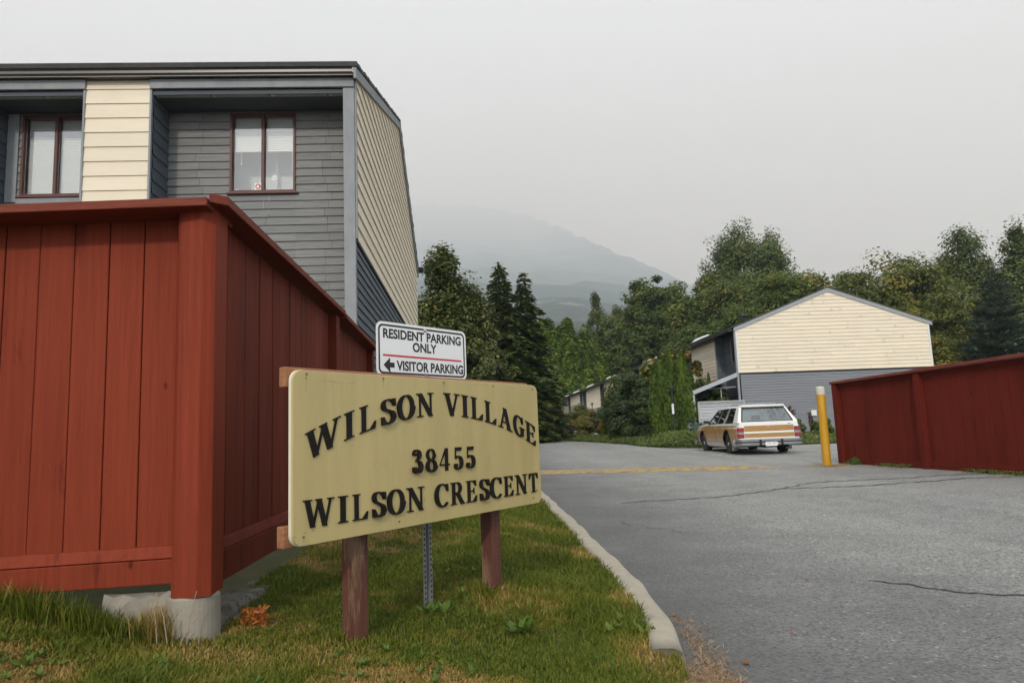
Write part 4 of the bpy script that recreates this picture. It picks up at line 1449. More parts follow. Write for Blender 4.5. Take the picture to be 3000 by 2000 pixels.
m_rocker = PM('silver_rocker', (.45, .44, .42), (.36, .35, .33), 5, rough=.35, metallic=.4)
skin('rocker_trim', -.95, 3.2, lambda x: .285, lambda x: .352, .005, m_rocker, car)
for xx in (0, WB):
    for s_ in (-1, 1):
        mb = MB()
        prev = None
        vs = []
        for k in range(25):
            a = math.radians(-8 + 196 * k / 24)
            for rr2 in (.388, .43):
                x, z = xx + rr2 * math.cos(a), RW + .02 + rr2 * math.sin(a)
                sec = body_section(x)[2:9]
                y = np.interp(z, [p[1] for p in sec], [p[0] for p in sec])
                vs.append((x, s_ * (y + .014), z))
        mb.add(vs, [((2 * i, 2 * i + 1, 2 * i + 3, 2 * i + 2) if s_ < 0 else (2 * i + 2, 2 * i + 3, 2 * i + 1, 2 * i)) for i in range(24)])
        mb.build('arch_trim', m_wood, car, local=True, smooth=True)
# greenhouse: roof on pillars, glass between
roofl = [(-.62, 1.375), (-.35, 1.395), (.2, 1.405), (.8, 1.40), (1.2, 1.375), (1.42, 1.335)]
def tumble(z):
    return .845 - .215 * max(0, (z - .9)) / .5
mb = MB()
def roof_sec(x):
    z = np.interp(x, [p[0] for p in roofl], [p[1] for p in roofl])
    w_ = .665
    return [(0, z - .05), (w_ - .02, z - .075), (w_, z - .05), (w_ - .03, z - .022), (w_ - .14, z - .004), (0, z + .012)]
loft(mb, [-.66, -.62, -.5, -.2, .2, .6, 1.0, 1.25, 1.42], roof_sec)
mb.build('roof', m_cwhite, car, local=True, smooth=False, bevel=.006)
def post_(xb, zb2, xt, zt2, w0, w1, s_):
    """pillar as a slab between belt and roof, on the tumblehome"""
    yb, yt = s_ * tumble(zb2), s_ * tumble(zt2)
    th = .035 * s_
    vs = [(xb - w0 / 2, yb, zb2), (xb + w0 / 2, yb, zb2), (xt + w1 / 2, yt, zt2), (xt - w1 / 2, yt, zt2)]
    vs += [(x, y - th, z) for x, y, z in vs]
    fs = [(0, 1, 2, 3), (7, 6, 5, 4), (0, 4, 5, 1), (1, 5, 6, 2), (2, 6, 7, 3), (3, 7, 4, 0)]
    if s_ > 0:
        fs = [tuple(reversed(f)) for f in fs]
    MB().add(vs, fs).build('pillar', m_cwhite, car, local=True, bevel=.008)
for s_ in (-1, 1):
    post_(2.12, .90, 1.40, 1.31, .05, .05, s_)        # A
    post_(1.06, .905, .86, 1.335, .07, .06, s_)       # B
    post_(.30, .90, .18, 1.34, .13, .09, s_)          # C
    post_(-.80, .90, -.535, 1.335, .44, .24, s_)      # D, broad and raked
def pane(name, pts, s_=0):
    mb = MB(); mb.add(pts, [tuple(range(len(pts)))]); return mb.build(name, m_cglass, car, local=True)
def side(xz, s_, inn=.012):
    return [(x, s_ * (tumble(z) - inn), z) for x, z in xz]
for s_ in (-1, 1):
    pane('side_window', side([(1.10, .905), (2.10, .905), (1.40, 1.325), (.90, 1.335)], s_))
    pane('side_window', side([(.36, .905), (1.03, .905), (.83, 1.335), (.22, 1.34)], s_))
    pane('side_window', side([(-.58, .905), (.24, .905), (.14, 1.34), (-.41, 1.335)], s_))
    mb = MB()
    for ring in ([(-.57, .925), (.235, .925), (.13, 1.325), (-.40, 1.325)], [(.37, .925), (1.02, .925), (.83, 1.325), (.24, 1.325)], [(1.10, .925), (2.02, .925), (1.36, 1.315), (.91, 1.325)]):
        pts = side(ring, s_, -.004)
        for i in range(4):
            mb.bar(pts[i], pts[(i + 1) % 4], .02, .014, (0, 1, 0))
    mb.build('window_trim', m_ctrim, car, local=True)
pane('windscreen', [(2.12, -.78, .905), (2.12, .78, .905), (1.42, .62, 1.31), (1.42, -.62, 1.31)])
# tailgate
mb = MB()
mb.add([(-.985, -.70, .94), (-.985, .70, .94), (-.70, .575, 1.315), (-.70, -.575, 1.315)], [(3, 2, 1, 0)])
rw = mb.build('rear_window', m_cglass, car, local=True)
mb = MB()
pts = [(-.992, -.715, .925), (-.992, .715, .925), (-.690, .588, 1.325), (-.690, -.588, 1.325)]
for i in range(4):
    mb.bar(pts[i], pts[(i + 1) % 4], .03, .02, (1, 0, 0))
mb.build('rear_window_trim', m_ctrim, car, local=True)
mb = MB()
mb.add([(-1.0, -.845, .88), (-1.0, .845, .88), (-.968, .845, .905), (-.968, -.845, .905), (-.96, -.74, .925), (-.96, .74, .925)], [(0, 3, 2, 1), (3, 4, 5, 2)])
for s_ in (-1, 1):
    # rear faces of the raked D-pillars
    q = [(-1.02, s_ * .845, .90), (-1.0, s_ * .72, .90), (-.675, s_ * .585, 1.345), (-.655, s_ * .655, 1.335)]
    mb.add(q, [(0, 1, 2, 3) if s_ < 0 else (3, 2, 1, 0)])
    q = [(-1.02, s_ * .845, .90), (-.655, s_ * .655, 1.335), (-.60, s_ * .66, 1.33), (-.90, s_ * .845, .90)]
    mb.add(q, [(0, 1, 2, 3) if s_ < 0 else (3, 2, 1, 0)])
mb.build('rear_pillar', m_cwhite, car, local=True)
mb = MB()
mb.add([(-.58, -.66, 1.412), (-.58, .66, 1.412), (-.76, .60, 1.375), (-.76, -.60, 1.375), (-.74, -.59, 1.335), (-.74, .59, 1.335), (-.60, .62, 1.335), (-.60, -.62, 1.335)],
       [(0, 3, 2, 1), (3, 4, 5, 2), (4, 7, 6, 5), (0, 7, 4, 3), (1, 2, 5, 6), (0, 1, 6, 7)])
mb.build('roof_spoiler', m_cwhite, car, local=True, bevel=.012)
mb = MB(); mb.box(-1.072, -1.045, -.80, .80, .44, .92); tg = mb.build('tailgate', m_cwhite, car, local=True, bevel=.012)
mb = MB(); mb.box(-1.0775, -1.0722, -.69, .69, .655, .815); mb.box(-1.0775, -1.0722, -.69, .69, .485, .60); mb.build('tailgate_wood', m_wood, tg, local=True)
mb = MB(); mb.box(-1.0785, -1.0722, -.69, .69, .606, .65); mb.box(-1.0785, -1.0722, -.69, .69, .455, .477); mb.build('tailgate_band', m_cwhite, tg, local=True, bevel=.003)
mb = MB(); mb.lathe([(.028, -1.0780), (.028, -1.0835), (.018, -1.085)], 20, (0, .02, .755), 'x')
mb.build('emblem', m_chrome, tg, local=True)
mb = MB(); mb.box(-1.05, -.985, -.075, .105, .885, .925); mb.build('high_brake_light', m_lens, car, local=True, bevel=.004)
mb = MB(); mb.box(-1.079, -1.072, -.62, -.53, .838, .858); mb.build('tailgate_badge', m_chrome, tg, local=True)
for s_ in (-1, 1):
    tl = MB(); tl.box(-1.085, -.99, *sorted((s_ * .70, s_ * .868)), .475, .765)
    tlo = tl.build('tail_light', m_ctrim, car, local=True, bevel=.006)
    q = MB(); q.box(-1.090, -.985, *sorted((s_ * .715, s_ * .872)), .655, .745); q.box(-1.090, -.985, *sorted((s_ * .715, s_ * .872)), .49, .575); q.build('red_lens', m_lens, tlo, local=True, bevel=.004)
    q = MB(); q.box(-1.0895, -.985, *sorted((s_ * .705, s_ * .871)), .582, .648); q.build('clear_lens', m_clens, tlo, local=True, bevel=.004)
# bumpers
mb = MB()
def bumper(xo, sg):
    P = [(-.90, xo + sg * .20), (-.895, xo + sg * .02), (-.80, xo - sg * .06), (-.5, xo - sg * .10), (.5, xo - sg * .10), (.80, xo - sg * .06), (.895, xo + sg * .02), (.90, xo + sg * .20)]
    for i in range(len(P) - 1):
        (y0, x0), (y1, x1) = P[i], P[i + 1]
        vs = []
        for z0b, z1b, o_ in ((.275, .425, 0),):
            vs = [(x0, y0, z0b), (x1, y1, z0b), (x1, y1, z1b), (x0, y0, z1b)]
        back_ = sg * .10
        vs += [(x + back_, y * .97, z) for x, y, z in vs]
        fs = [(0, 1, 2, 3), (7, 6, 5, 4), (3, 2, 6, 7), (4, 5, 1, 0), (0, 3, 7, 4), (2, 1, 5, 6)]
        mb.add(vs, fs if sg < 0 else [tuple(reversed(f)) for f in fs])
bumper(XR - .02, 1)
rb = mb.build('rear_bumper', m_bump, car, local=True)
mb = MB()
P = [(-.905, XR + .18), (-.90, XR - .002), (-.80, XR - .085), (-.5, XR - .125), (.5, XR - .125), (.80, XR - .085), (.90, XR - .002), (.905, XR + .18)]
for i in range(7):
    mb.bar((P[i][1] + .003, P[i][0], .36), (P[i + 1][1] + .003, P[i + 1][0], .36), .012, .03)
mb.build('bumper_strip', m_ctrim, rb, local=True)
mb = MB()
for i in range(7):
    mb.bar((P[i][1] + .012, P[i][0], .428), (P[i + 1][1] + .012, P[i + 1][0], .428), .045, .012)
mb.build('bumper_top', m_chrome, rb, local=True)
mb = MB()
for y in (-.30, .30):
    mb.box(XR - .16, XR - .115, y - .025, y + .025, .27, .43)
mb.build('bumper_guard', m_ctrim, rb, local=True, bevel=.006)
mb = MB()
outline = [(-.155, .27), (-.165, .30), (-.185, .315), (-.165, .33), (-.185, .35), (-.165, .368), (-.15, .385), (.15, .385), (.165, .368), (.185, .35), (.165, .33), (.185, .315), (.165, .30), (.155, .27)]
mb.extrude([(XR - .137, y, z - .025) for y, z in outline], (.006, 0, 0))
np_ = mb.build('number_plate', m_plate, car, local=True)
mb = MB()
m_plateink = PM('plate_lettering', (.20, .18, .26), (.26, .22, .30), 5, rough=.5)
for k, y in enumerate((.115, .075, .035, -.035, -.075, -.115)):
    mb.box(XR - .1380, XR - .1374, y - .014, y + .014, .345, .352 - .002); mb.box(XR - .1380, XR - .1374, y - .014, y - .007, .290, .343); mb.box(XR - .1380, XR - .1374, y - .0065, y + .014, .288 + .02 * (k % 2), .296 + .02 * (k % 2))
mb.box(XR - .1380, XR - .1374, -.010, .010, .317, .323)
mb.build('plate_characters', m_plateink, np_, local=True)
mb = MB(); bumper(XF + .02, -1); mb.build('front_bumper', m_chrome, car, local=True)
for s_ in (-1, 1):
    mb = MB(); mb.box(XF - .16, XF + .03, *sorted((s_ * .45, s_ * .80)), .55, .70); mb.build('headlight', m_clens, car, local=True, bevel=.01)
mb = MB(); mb.box(XF - .02, XF + .025, -.43, .43, .52, .70); mb.build('grille', m_chrome, car, local=True, bevel=.006)
# wheels
for xx in (0, WB):
    for s_ in (-1, 1):
        wh = thing('wheel', None, None, (xx, s_ * .74, RW))
        wh.parent = car
        wh.name = 'wheel'
        mb = MB()
        prof = [(.20, -.095), (.27, -.10), (.305, -.085), (.322, -.05), (RW, 0), (.322, .05), (.305, .085), (.27, .10), (.20, .095)]
        mb.lathe(prof, 40, (0, 0, 0), 'y'); mb.build('tyre', m_tyre, wh, local=True, smooth=True)
        mb = MB()
        yo = s_ * .085
        q = [(.21, yo * .9), (.205, yo * 1.08), (.185, yo * .98), (.06, yo * .86), (.05, yo * 1.1), (.02, yo * 1.15)]
        if s_ < 0:
            q = q
        mb.lathe(q, 32, (0, 0, 0), 'y')
        for k in range(20):
            a = 2 * PI * k / 20
            p0 = (.07 * math.cos(a), yo * .93, .07 * math.sin(a)); p1 = (.185 * math.cos(a), yo * 1.0, .185 * math.sin(a))
            mb.bar(p0, p1, .007, .01, (0, 1, 0))
        mb.build('wheel_trim', m_rim, wh, local=True)
        mb = MB(); mb.lathe([(.062, yo * 1.0), (.058, yo * 1.2), (.03, yo * 1.3)], 20, (0, 0, 0), 'y'); mb.build('hub', m_chrome, wh, local=True)
mb = MB()
for xx in (0, WB):
    mb.tube([(xx, -.7, RW), (xx, .7, RW)], .05, 10)
    mb.box(xx - .45, xx + .45, -.62, .62, .24, .62)
mb.box(XR + .08, -.5, -.55, .15, .20, .30)
mb.tube([(XR + .0, -.40, .245), (-.3, -.40, .26)], .03, 10)
mb.box(XR - .02, XR + .2, -.22, -.15, .22, .28)
mb.build('underbody', m_under, car, local=True)
mb = MB()
for y in (-.45, .45):
    mb.box(1.2, 1.42, y - .24, y + .24, .5, .98); mb.box(1.22, 1.34, y - .13, y + .13, .99, 1.13); mb.box(1.43, 1.9, y - .24, y + .24, .5, .62)
mb.box(.25, .42, -.65, .65, .5, .95)
mb.box(-.9, .25, -.68, .68, .56, .60)
mb.build('seats', m_seat, car, local=True, bevel=.03)
mb = MB()
for y in (-.47, .47):
    mb.tube([(-.45, y, 1.405), (-.42, y, 1.445), (.62, y, 1.452), (.66, y, 1.41)], .011, 8)
for x in (-.30, .48):
    mb.tube([(x, -.47, 1.45), (x, .47, 1.45)], .012, 8)
mb.build('roof_rack', m_bump, car, local=True)
for s_ in (-1, 1):
    mb = MB(); mb.box(1.80, 1.92, *sorted((s_ * .86, s_ * 1.02)), .93, 1.03); mb.tube([(1.86, s_ * .80, .93), (1.86, s_ * .88, .96)], .018, 8); mb.build('wing_mirror', m_ctrim, car, local=True, bevel=.025)
    for xx in (.50, 1.28):
        mb = MB(); mb.box(xx, xx + .14, *sorted((s_ * .868, s_ * .90)), .79, .815); mb.build('door_handle', m_chrome, car, local=True, bevel=.006)
for s_ in (-1, 1):
    mb = MB()
    for xx in (.33, 1.10, 2.2):
        q = [(xx, s_ * (halfw(xx) + .0060), .38), (xx, s_ * (halfw(xx) + .0062), .64), (xx, s_ * (halfw(xx) - .022), .85)]
        for i in range(2):
            mb.bar(q[i], q[i + 1], .006, .004, (0, 1, 0))
    mb.build('door_gap', m_ctrim, car, local=True)
for s_ in (-1, 1):
    mb = MB(); mb.box(-.40, -.392, *sorted((s_ * .70, s_ * .86)), .12, .34); mb.build('mud_flap', m_seat, car, local=True)
# ------------------------------------------------------------------ row of townhouses on the right
GX0, GX1, GY, GE = 11.93, 20.86, 31.0, 93.6
RX, RZ2, EZ = 16.30, 6.99, 5.37
RB = GX0 + .44
row = thing('townhouse_row', 'long row of clapboard townhouses with a wide cream gable end behind the estate car', 'houses', (GX0, GY, .4))
zlo = lambda z: GX0 if z <= EZ else GX0 + (z - EZ) * (RX - GX0) / (RZ2 - EZ)
zhi = lambda z: GX1 if z <= EZ else GX1 - (z - EZ) * (GX1 - RX) / (RZ2 - EZ)
mb = MB()
random.seed(21)
siding(mb, (0, GY, 0), (1, 0, 0), (0, -1, 0), 3.37, 6.96, zlo, zhi, .1667, 0, pm=1, joints=2, patches=True, z0=3.37, thick=.026)
mb.build('gable_wall', mcs, row)
m_slategable = PM('grey_blue_gable_siding', (.165, .175, .195), (.205, .21, .225), 1.2, (.3, 1, 4), rough=.75, bs=.3, bscale=10, spots=(.24, .245, .255), spot_scale=3, spot_lo=.62)
mb = MB()
siding(mb, (0, GY + .03, 0), (1, 0, 0), (0, -1, 0), .58, 3.32, lambda z: GX0 + .07, lambda z: GX1, .118, z0=.58, thick=.026)
mb.build('lower_gable_wall', m_slategable, row)
mb = MB(); mb.box(GX0, GX1, GY - .026, GY + .04, 3.322, 3.366); mb.build('flashing', m_black, row)
mb = MB(); mb.box(GX0 + .05, GX1, GY + .02, GY + .2, .1, .578); mb.build('foundation', m_black, row)
mb = MB()
mb.box(GX0 - .028, GX0 + .065, GY - .024, GY - .001, 3.37, EZ - .02)
mb.box(GX1 - .07, GX1 + .028, GY - .024, GY - .001, 3.37, EZ - .02)
mb.box(GX1 + .001, GX1 + .029, GY + .0, GY + .1, 3.37, EZ - .02)
mb.build('corner_trim', m_white, row)
mb = MB()
mb.box(GX0 - .09, GX0 - .0005, GY - .01, GY + .09, .5, EZ - .05)
mb.build('corner_post', m_trim, row)
# roof and barge boards
mb = MB()
for (x0, z0, x1, z1) in ((GX0 - .28, EZ - .02, RX, RZ2 + .10), (GX1 + .20, EZ + .02, RX, RZ2 + .10)):
    vs = [(x0, GY - .07, z0), (x1, GY - .07, z1), (x1, GE, z1), (x0, GE, z0)]
    vs += [(x, y, z + .035) for x, y, z in vs]
    fs = [(0, 1, 2, 3), (7, 6, 5, 4), (0, 4, 5, 1), (1, 5, 6, 2), (2, 6, 7, 3), (3, 7, 4, 0)]
    mb.add(vs, fs if x0 > x1 else [tuple(reversed(f)) for f in fs])
mb.build('roof', m_roof, row)
m_barge = PM('grey_barge_board', (.30, .31, .325), (.26, .265, .275), 1.5, rough=.6)
mb = MB()
for (x0, z0, x1, z1) in ((GX0 - .10, EZ + .015, RX, RZ2 + .09), (GX1 + .17, EZ + .025, RX, RZ2 + .09)):
    mb.extrude([(x0, GY - .052, z0 - .17), (x1, GY - .052, z1 - .17), (x1, GY - .052, z1 - .0), (x0, GY - .052, z0 - .0)], (0, .03, 0))
mb.build('barge_board', m_barge, row)
mb = MB()
mb.box(GX0 - .40, GX0 - .20, GY - .09, GE, EZ - .16, EZ + .02)
mb.box(GX0 - .20, GX0 - .02, GY - .02, GE, EZ - .10, EZ - .06)
mb.build('gutter', m_black, row)
# front: cream bays standing proud of recessed slate walls
bays = [(33.8, 37.5), (39.8, 43.4), (45.6, 49.4), (51.0, 54.6), (58.85, 63.0), (64.9, 72.8), (77.1, 84.6), (86.7, 90.9)]
for (a, c) in bays:
    mb = MB()
    siding(mb, (GX0, 0, 0), (0, 1, 0), (-1, 0, 0), 3.30, EZ - .06, lambda z: a + .02, lambda z: c - .02, .25 if a > 50 else .1667, z0=3.30, thick=.02)
    mb.build('cream_bay', m_cream, row)
    mb = MB()
    mb.box(GX0 - .012, GX0 + .03, a, a + .05, 3.28, EZ - .06)
    mb.box(GX0 - .012, GX0 + .03, c - .05, c, 3.28, EZ - .06)
    mb.box(GX0 - .008, GX0 + .03, a + .05, c - .05, 3.26, 3.295)
    mb.build('bay_trim', m_barge, row)
    mb = MB()
    siding(mb, (0, a, 0), (1, 0, 0), (0, -1, 0), 2.4, EZ - .06, lambda z: GX0 + .02, lambda z: RB, .167, z0=2.4)
    mb.build('bay_cheek', m_slate, row); mb = MB()
    siding(mb, (0, c, 0), (1, 0, 0), (0, 1, 0), 2.4, EZ - .06, lambda z: GX0 + .02, lambda z: RB, .167, z0=2.4)
    mb.build('bay_cheek', m_slate, row)
mb = MB()
y = GY + .05
cuts = [(31.9, 32.75)]
siding(mb, (RB, 0, 0), (0, 1, 0), (-1, 0, 0), .5, EZ - .05, lambda z: GY + .05, lambda z: 31.9, .14, z0=.5)
siding(mb, (RB, 0, 0), (0, 1, 0), (-1, 0, 0), .5, 4.02, lambda z: 31.9, lambda z: 32.75, .14, z0=.5)
siding(mb, (RB, 0, 0), (0, 1, 0), (-1, 0, 0), 5.04, EZ - .05, lambda z: 31.9, lambda z: 32.75, .14, z0=5.04)
siding(mb, (RB, 0, 0), (0, 1, 0), (-1, 0, 0), .5, EZ - .05, lambda z: 32.75, lambda z: GE, .14, z0=.5)
mb.build('front_wall', m_slate, row)
window(row, 31.9, 32.75, 4.04, 5.02, RB, axis='y', blind=.95)
mb = MB()
mb.box(RB - .03, RB - .017, 31.80, 31.86, 3.98, 5.06); mb.box(RB - .03, RB - .017, 32.79, 32.86, 3.98, 5.06)
mb.build('window_casing', m_trim, row)
mb = MB()
for yy in (75.4, 57.1, 91.0, 44.6):
    mb.box(GX0 - .03, GX0 + .08, yy - .08, yy + .08, 2.6, EZ - .1)
mb.build('recess_post', m_trim, row)
mb = MB()
for yy in (36.2, 46.5, 60.4, 71.0, 80.5, 89.5):
    mb.extrude([(GX0 - .32, yy - .35, EZ + .02), (GX0 + .55, yy - .35, EZ + .32), (GX0 + .45, yy - .35, EZ + .42), (GX0 - .10, yy - .35, EZ + .24)], (0, .7, 0))
m_sky = PM('roof_bubble', (.66, .67, .67), (.5, .5, .5), 2, rough=.4)
mb.build('skylight', m_sky, row, bevel=.06)
mb = MB()
mb.lathe([(.10, 0), (.10, .42), (.17, .43), (.17, .47), (.09, .53)], 16, (13.05, 32.6, EZ + .32))
mb.build('roof_flue', m_black, row)
mb = MB()
mb.lathe([(.08, 0), (.08, .18), (.13, .19), (.13, .22)], 12, (12.55, 32.4, EZ + .16))
mb.box(12.68, 12.82, 32.3, 32.45, EZ + .2, EZ + .44)
mb.build('roof_vent', m_gutter, row)
mb = MB(); mb.box(GX0 + 1.2, GX1 - .1, GY + .1, GE - .1, .3, EZ - .12); mb.build('inner_core', m_soffit, row)
mb = MB()
siding(mb, (0, GE, 0), (1, 0, 0), (0, 1, 0), .5, 6.96, zlo, zhi, .167, z0=.5)
siding(mb, (GX1, 0, 0), (0, 1, 0), (1, 0, 0), .5, EZ - .02, lambda z: GY + .03, lambda z: GE, .167, z0=.5)
mb.build('back_wall', m_cream, row)
mb = MB(); mb.box(15.02, 15.26, GY - .075, GY - .02, 1.36, 1.61); mb.build('meter_box', m_white, row, bevel=.01)
# lean-to porch roof along the front, with its end rafter, post and beam
mb = MB()
for (a, c) in ((GY + .12, 44.0), (44.4, 58.0), (58.4, 76.0), (76.4, GE + 1.8)):
    vs = [(GX0 - .02, a, 3.24), (GX0 - .02, c, 3.24), (9.70, c, 2.46), (9.70, a, 2.46)]
    vs += [(x, y, z + .03) for x, y, z in vs]
    mb.add(vs, [(0, 1, 2, 3), (7, 6, 5, 4), (0, 4, 5, 1), (1, 5, 6, 2), (2, 6, 7, 3), (3, 7, 4, 0)])
mb.build('porch_roof', m_brownroof, row)
mb = MB()
for yy in (GY - .03, 44.2, 58.2, 76.2, GE + 1.85):
    mb.extrude([(9.66, yy, 2.42), (GX0 - .1, yy, 3.20), (GX0 - .1, yy, 3.38), (9.66, yy, 2.60)], (0, .12, 0))
mb.box(9.58, 9.655, GY, GE + 1.8, 2.34, 2.50)
mb.build('porch_beam', m_weather, row)
for yy in (GY + .03, 37.5, 44.2, 51, 58.2, 67, 76.2, 85, 94.5):
    mb = MB(); mb.box(9.72, 9.86, yy - .06, yy + .06, .3, 2.45); mb.build('porch_post', m_weather, row)
mb = MB(); mb.tube([(10.6, 31.4, 2.72), (11.9, 31.4, 2.78)], .025, 8); mb.tube([(11.2, 31.4, 2.2), (11.2, 31.4, 2.75)], .022, 8); mb.build('porch_rail', m_weather, row)
# private entrance with red door at the far end
mb = MB(); mb.box(RB - .5, RB - .45, 84.0, 85.1, .7, 2.75); mb.build('door', m_redcap, row)
sc2 = thing('privacy_screen', 'pale weathered board screen under the porch beam behind the estate car', 'screen', (9.95, 30.85, .3))
mb = MB()
siding(mb, (0, 30.85, 0), (1, 0, 0), (0, -1, 0), .42, 2.10, lambda z: 9.98, lambda z: 11.96, .125, z0=.42, thick=.03)
mb.build('boards', m_weather, sc2)
mb = MB(); mb.box(9.94, 12.02, 30.80, 30.93, 2.102, 2.16); mb.build('cap', m_weather, sc2)
mb = MB(); mb.box(11.965, 12.03, 30.82, 30.92, .4, 2.10); mb.build('post', m_weather, sc2)
mb = MB(); mb.box(9.93, 9.975, 30.82, 30.92, .4, 2.10); mb.build('post', m_weather, sc2)

# ------------------------------------------------------------------ garden lamps
m_lampm = PM('dark_green_lamp_metal', (.02, .026, .024), (.035, .04, .038), 5, rough=.5)
m_lampg = PM('grey_lamp_metal', (.09, .105, .10), (.12, .13, .125), 5, rough=.5)
def lamp(x, y, h, label, mat, plate=True, yaw=0.0):
    g = float(gz(y)) + .12
    L = thing('garden_lamp', label, 'lamp', (x, y, g), yaw, 'lamp posts along the garden')
    mb = MB(); mb.lathe([(.045, -.2), (.045, .1), (.036, .14), (.036, h - .2)], 12); mb.build('post', mat, L, local=True)
    mb = MB(); mb.lathe([(.04, h - .20), (.06, h - .18), (.07, h - .06), (.055, h - .055)], 14); mb.build('lantern', mat, L, local=True)
    mb = MB(); mb.lathe([(.16, h - .055), (.155, h - .03), (.07, h + .01), (.03, h + .05)], 18); mb.build('shade', mat, L, local=True)
    if plate:
        mb = MB(); mb.box(-.045, .045, -.05, -.044, h * .50, h * .50 + .44); p = mb.build('name_plate', m_plate, L, local=True)
        mb = MB()
        for k in range(7):
            z = h * .50 + .38 - k * .046
            mb.box(-.014, .014, -.0515, -.0502, z, z + .008); mb.box(-.014, -.006, -.0515, -.0502, z + .008, z + .026); mb.box(.004, .013, -.0515, -.0502, z + .010, z + .022)
        mb.build('characters', m_ink, p, local=True)
    return L
lamp(8.86, 31.0, 2.36, 'dark green lamp post with white name plate in front of the clipped cedars', m_lampm, True, -.25)
lamp(9.42, 55.0, 2.42, 'slim grey lamp post with pale plate between the rusty shrub and driftwood', m_lampg, True, -.15)
lamp(10.15, 80.0, 2.35, 'far thin grey lamp post behind the fountain grass clump', m_lampg, True, -.1)

# ------------------------------------------------------------------ stones, driftwood, pot
def rock(name, x, y, r, label, mat, cat='stone', sq=(1, 1, .7), dz=.1, group=None):
    bm = bmesh.new()
    bmesh.ops.create_icosphere(bm, subdivisions=3, radius=1)
    s0 = random.uniform(0, 50)
    for v_ in bm.verts:
        c = v_.co
        k = 1 + .22 * math.sin(2.3 * c.x + s0) * math.sin(2.9 * c.y + s0 * 1.7) + .14 * math.sin(4.1 * c.z + 3 * c.x + s0)
        v_.co = Vector((c.x * sq[0], c.y * sq[1], c.z * sq[2])) * k * r
    me = bpy.data.meshes.new(name)
    bm.to_mesh(me)
    bm.free()
    me.materials.append(mat)
    o = bpy.data.objects.new(name, me)
    COL.objects.link(o)
    o.location = (x, y, float(gz(y)) + dz + r * sq[2] * .35)
    return tag(o, label, cat, group)
rock('garden_stone', 6.75, 52.0, .24, 'pale flat stone lying beside the glazed pot at the far edge of the drive', m_stone)
rock('garden_stone', 8.15, 49.5, .26, 'pale stone at the left foot of the driftwood', m_stone)
rock('garden_stone', 8.55, 48.8, .30, 'largest pale stone in front of the driftwood', m_stone, sq=(1.3, 1, .7))
rock('garden_stone', 8.9, 49.6, .20, 'small pale stone right of the driftwood, before the brown boulder', m_stone)
rock('garden_stone', 5.3, 54.5, .34, 'pale rock under the orange flowers at the far left of the garden', m_stone, sq=(1.6, 1, .6))
rock('boulder', 9.7, 50.5, .48, 'rounded brown boulder behind the slim grey lamp post', m_brownstone, 'boulder', sq=(.8, .8, 1.35))
rock('garden_stone', 15.9, 29.9, .16, 'small white stone by the foundation, just right of the yellow bollard', m_plate, dz=.3)
rock('boulder', 16.8, 30.2, .32, 'blue grey boulder by the dark foundation beside the maroon fence', m_stone, 'boulder', dz=.25)
rock('garden_stone', 13.0, 26.6, .09, 'tiny pale stone in the weeds below the gable plants', m_stone, dz=.15)
mb = MB()
g = float(gz(50)) + .12
mb.tube([(8.3, 50, g), (8.38, 50, g + .35), (8.30, 50, g + .62), (8.40, 50, g + .82)], [.16, .12, .10, .04], 8)
mb.tube([(8.36, 50, g + .42), (8.62, 50, g + .60), (8.95, 49.9, g + .68), (9.15, 49.9, g + .82)], [.10, .08, .06, .03], 8)
tag(mb.build('driftwood', m_drift, smooth=True), 'forked pale driftwood log standing among the stones', 'driftwood')
pt = thing('plant_pot', 'dark glazed plant pot at the far edge of the drive', 'pot', (7.05, 51.0, float(gz(51)) + .02))
mb = MB(); mb.lathe([(.15, 0), (.20, .12), (.23, .30), (.25, .40), (.27, .41), (.27, .46), (.22, .46), (.20, .40)], 20); mb.build('bowl', m_pot, pt, local=True, smooth=True)
# ------------------------------------------------------------------ foliage builders
random.seed(5)
L_maple = leafmat('maple_leaves', [(0, (0.039, 0.066, 0.011)), (.35, (0.073, 0.109, 0.016)), (.65, (0.120, 0.152, 0.022)), (.86, (0.194, 0.191, 0.030)), (1, (0.367, 0.210, 0.038))])
L_maple2 = leafmat('turning_maple_leaves', [(0, (0.040, 0.059, 0.010)), (.35, (0.085, 0.101, 0.016)), (.6, (0.144, 0.143, 0.021)), (.82, (0.254, 0.195, 0.029)), (1, (0.406, 0.188, 0.033))])
L_cott = leafmat('cottonwood_leaves', [(0, (0.056, 0.083, 0.023)), (.5, (0.103, 0.132, 0.034)), (1, (0.186, 0.207, 0.055))], .25)
L_dark = leafmat('dark_glossy_leaves', [(0, (0.038, 0.054, 0.014)), (.45, (0.079, 0.100, 0.025)), (.85, (0.160, 0.177, 0.049)), (1, (0.320, 0.200, 0.043))], .2, .4)
L_con = leafmat('hemlock_needles', [(0, (0.034, 0.052, 0.014)), (.5, (0.066, 0.095, 0.022)), (1, (0.132, 0.161, 0.039))], .15)
L_ced = leafmat('cedar_fronds', [(0, (.040, .072, .006)), (.5, (.115, .175, .013)), (1, (.20, .26, .026))], .25)
L_cedc = leafmat('clipped_cedar_fronds', [(0, (0.020, 0.037, 0.005)), (.5, (0.053, 0.092, 0.008)), (1, (0.111, 0.156, 0.018))], .25)
L_spr = leafmat('blue_spruce_needles', [(0, (0.044, 0.066, 0.050)), (.5, (0.096, 0.132, 0.102)), (1, (0.191, 0.231, 0.191))], .12)
L_hedge = leafmat('hedge_leaves', [(0, (0.020, 0.035, 0.012)), (.5, (0.052, 0.075, 0.023)), (.9, (0.123, 0.145, 0.043)), (1, (0.189, 0.174, 0.043))], .2)
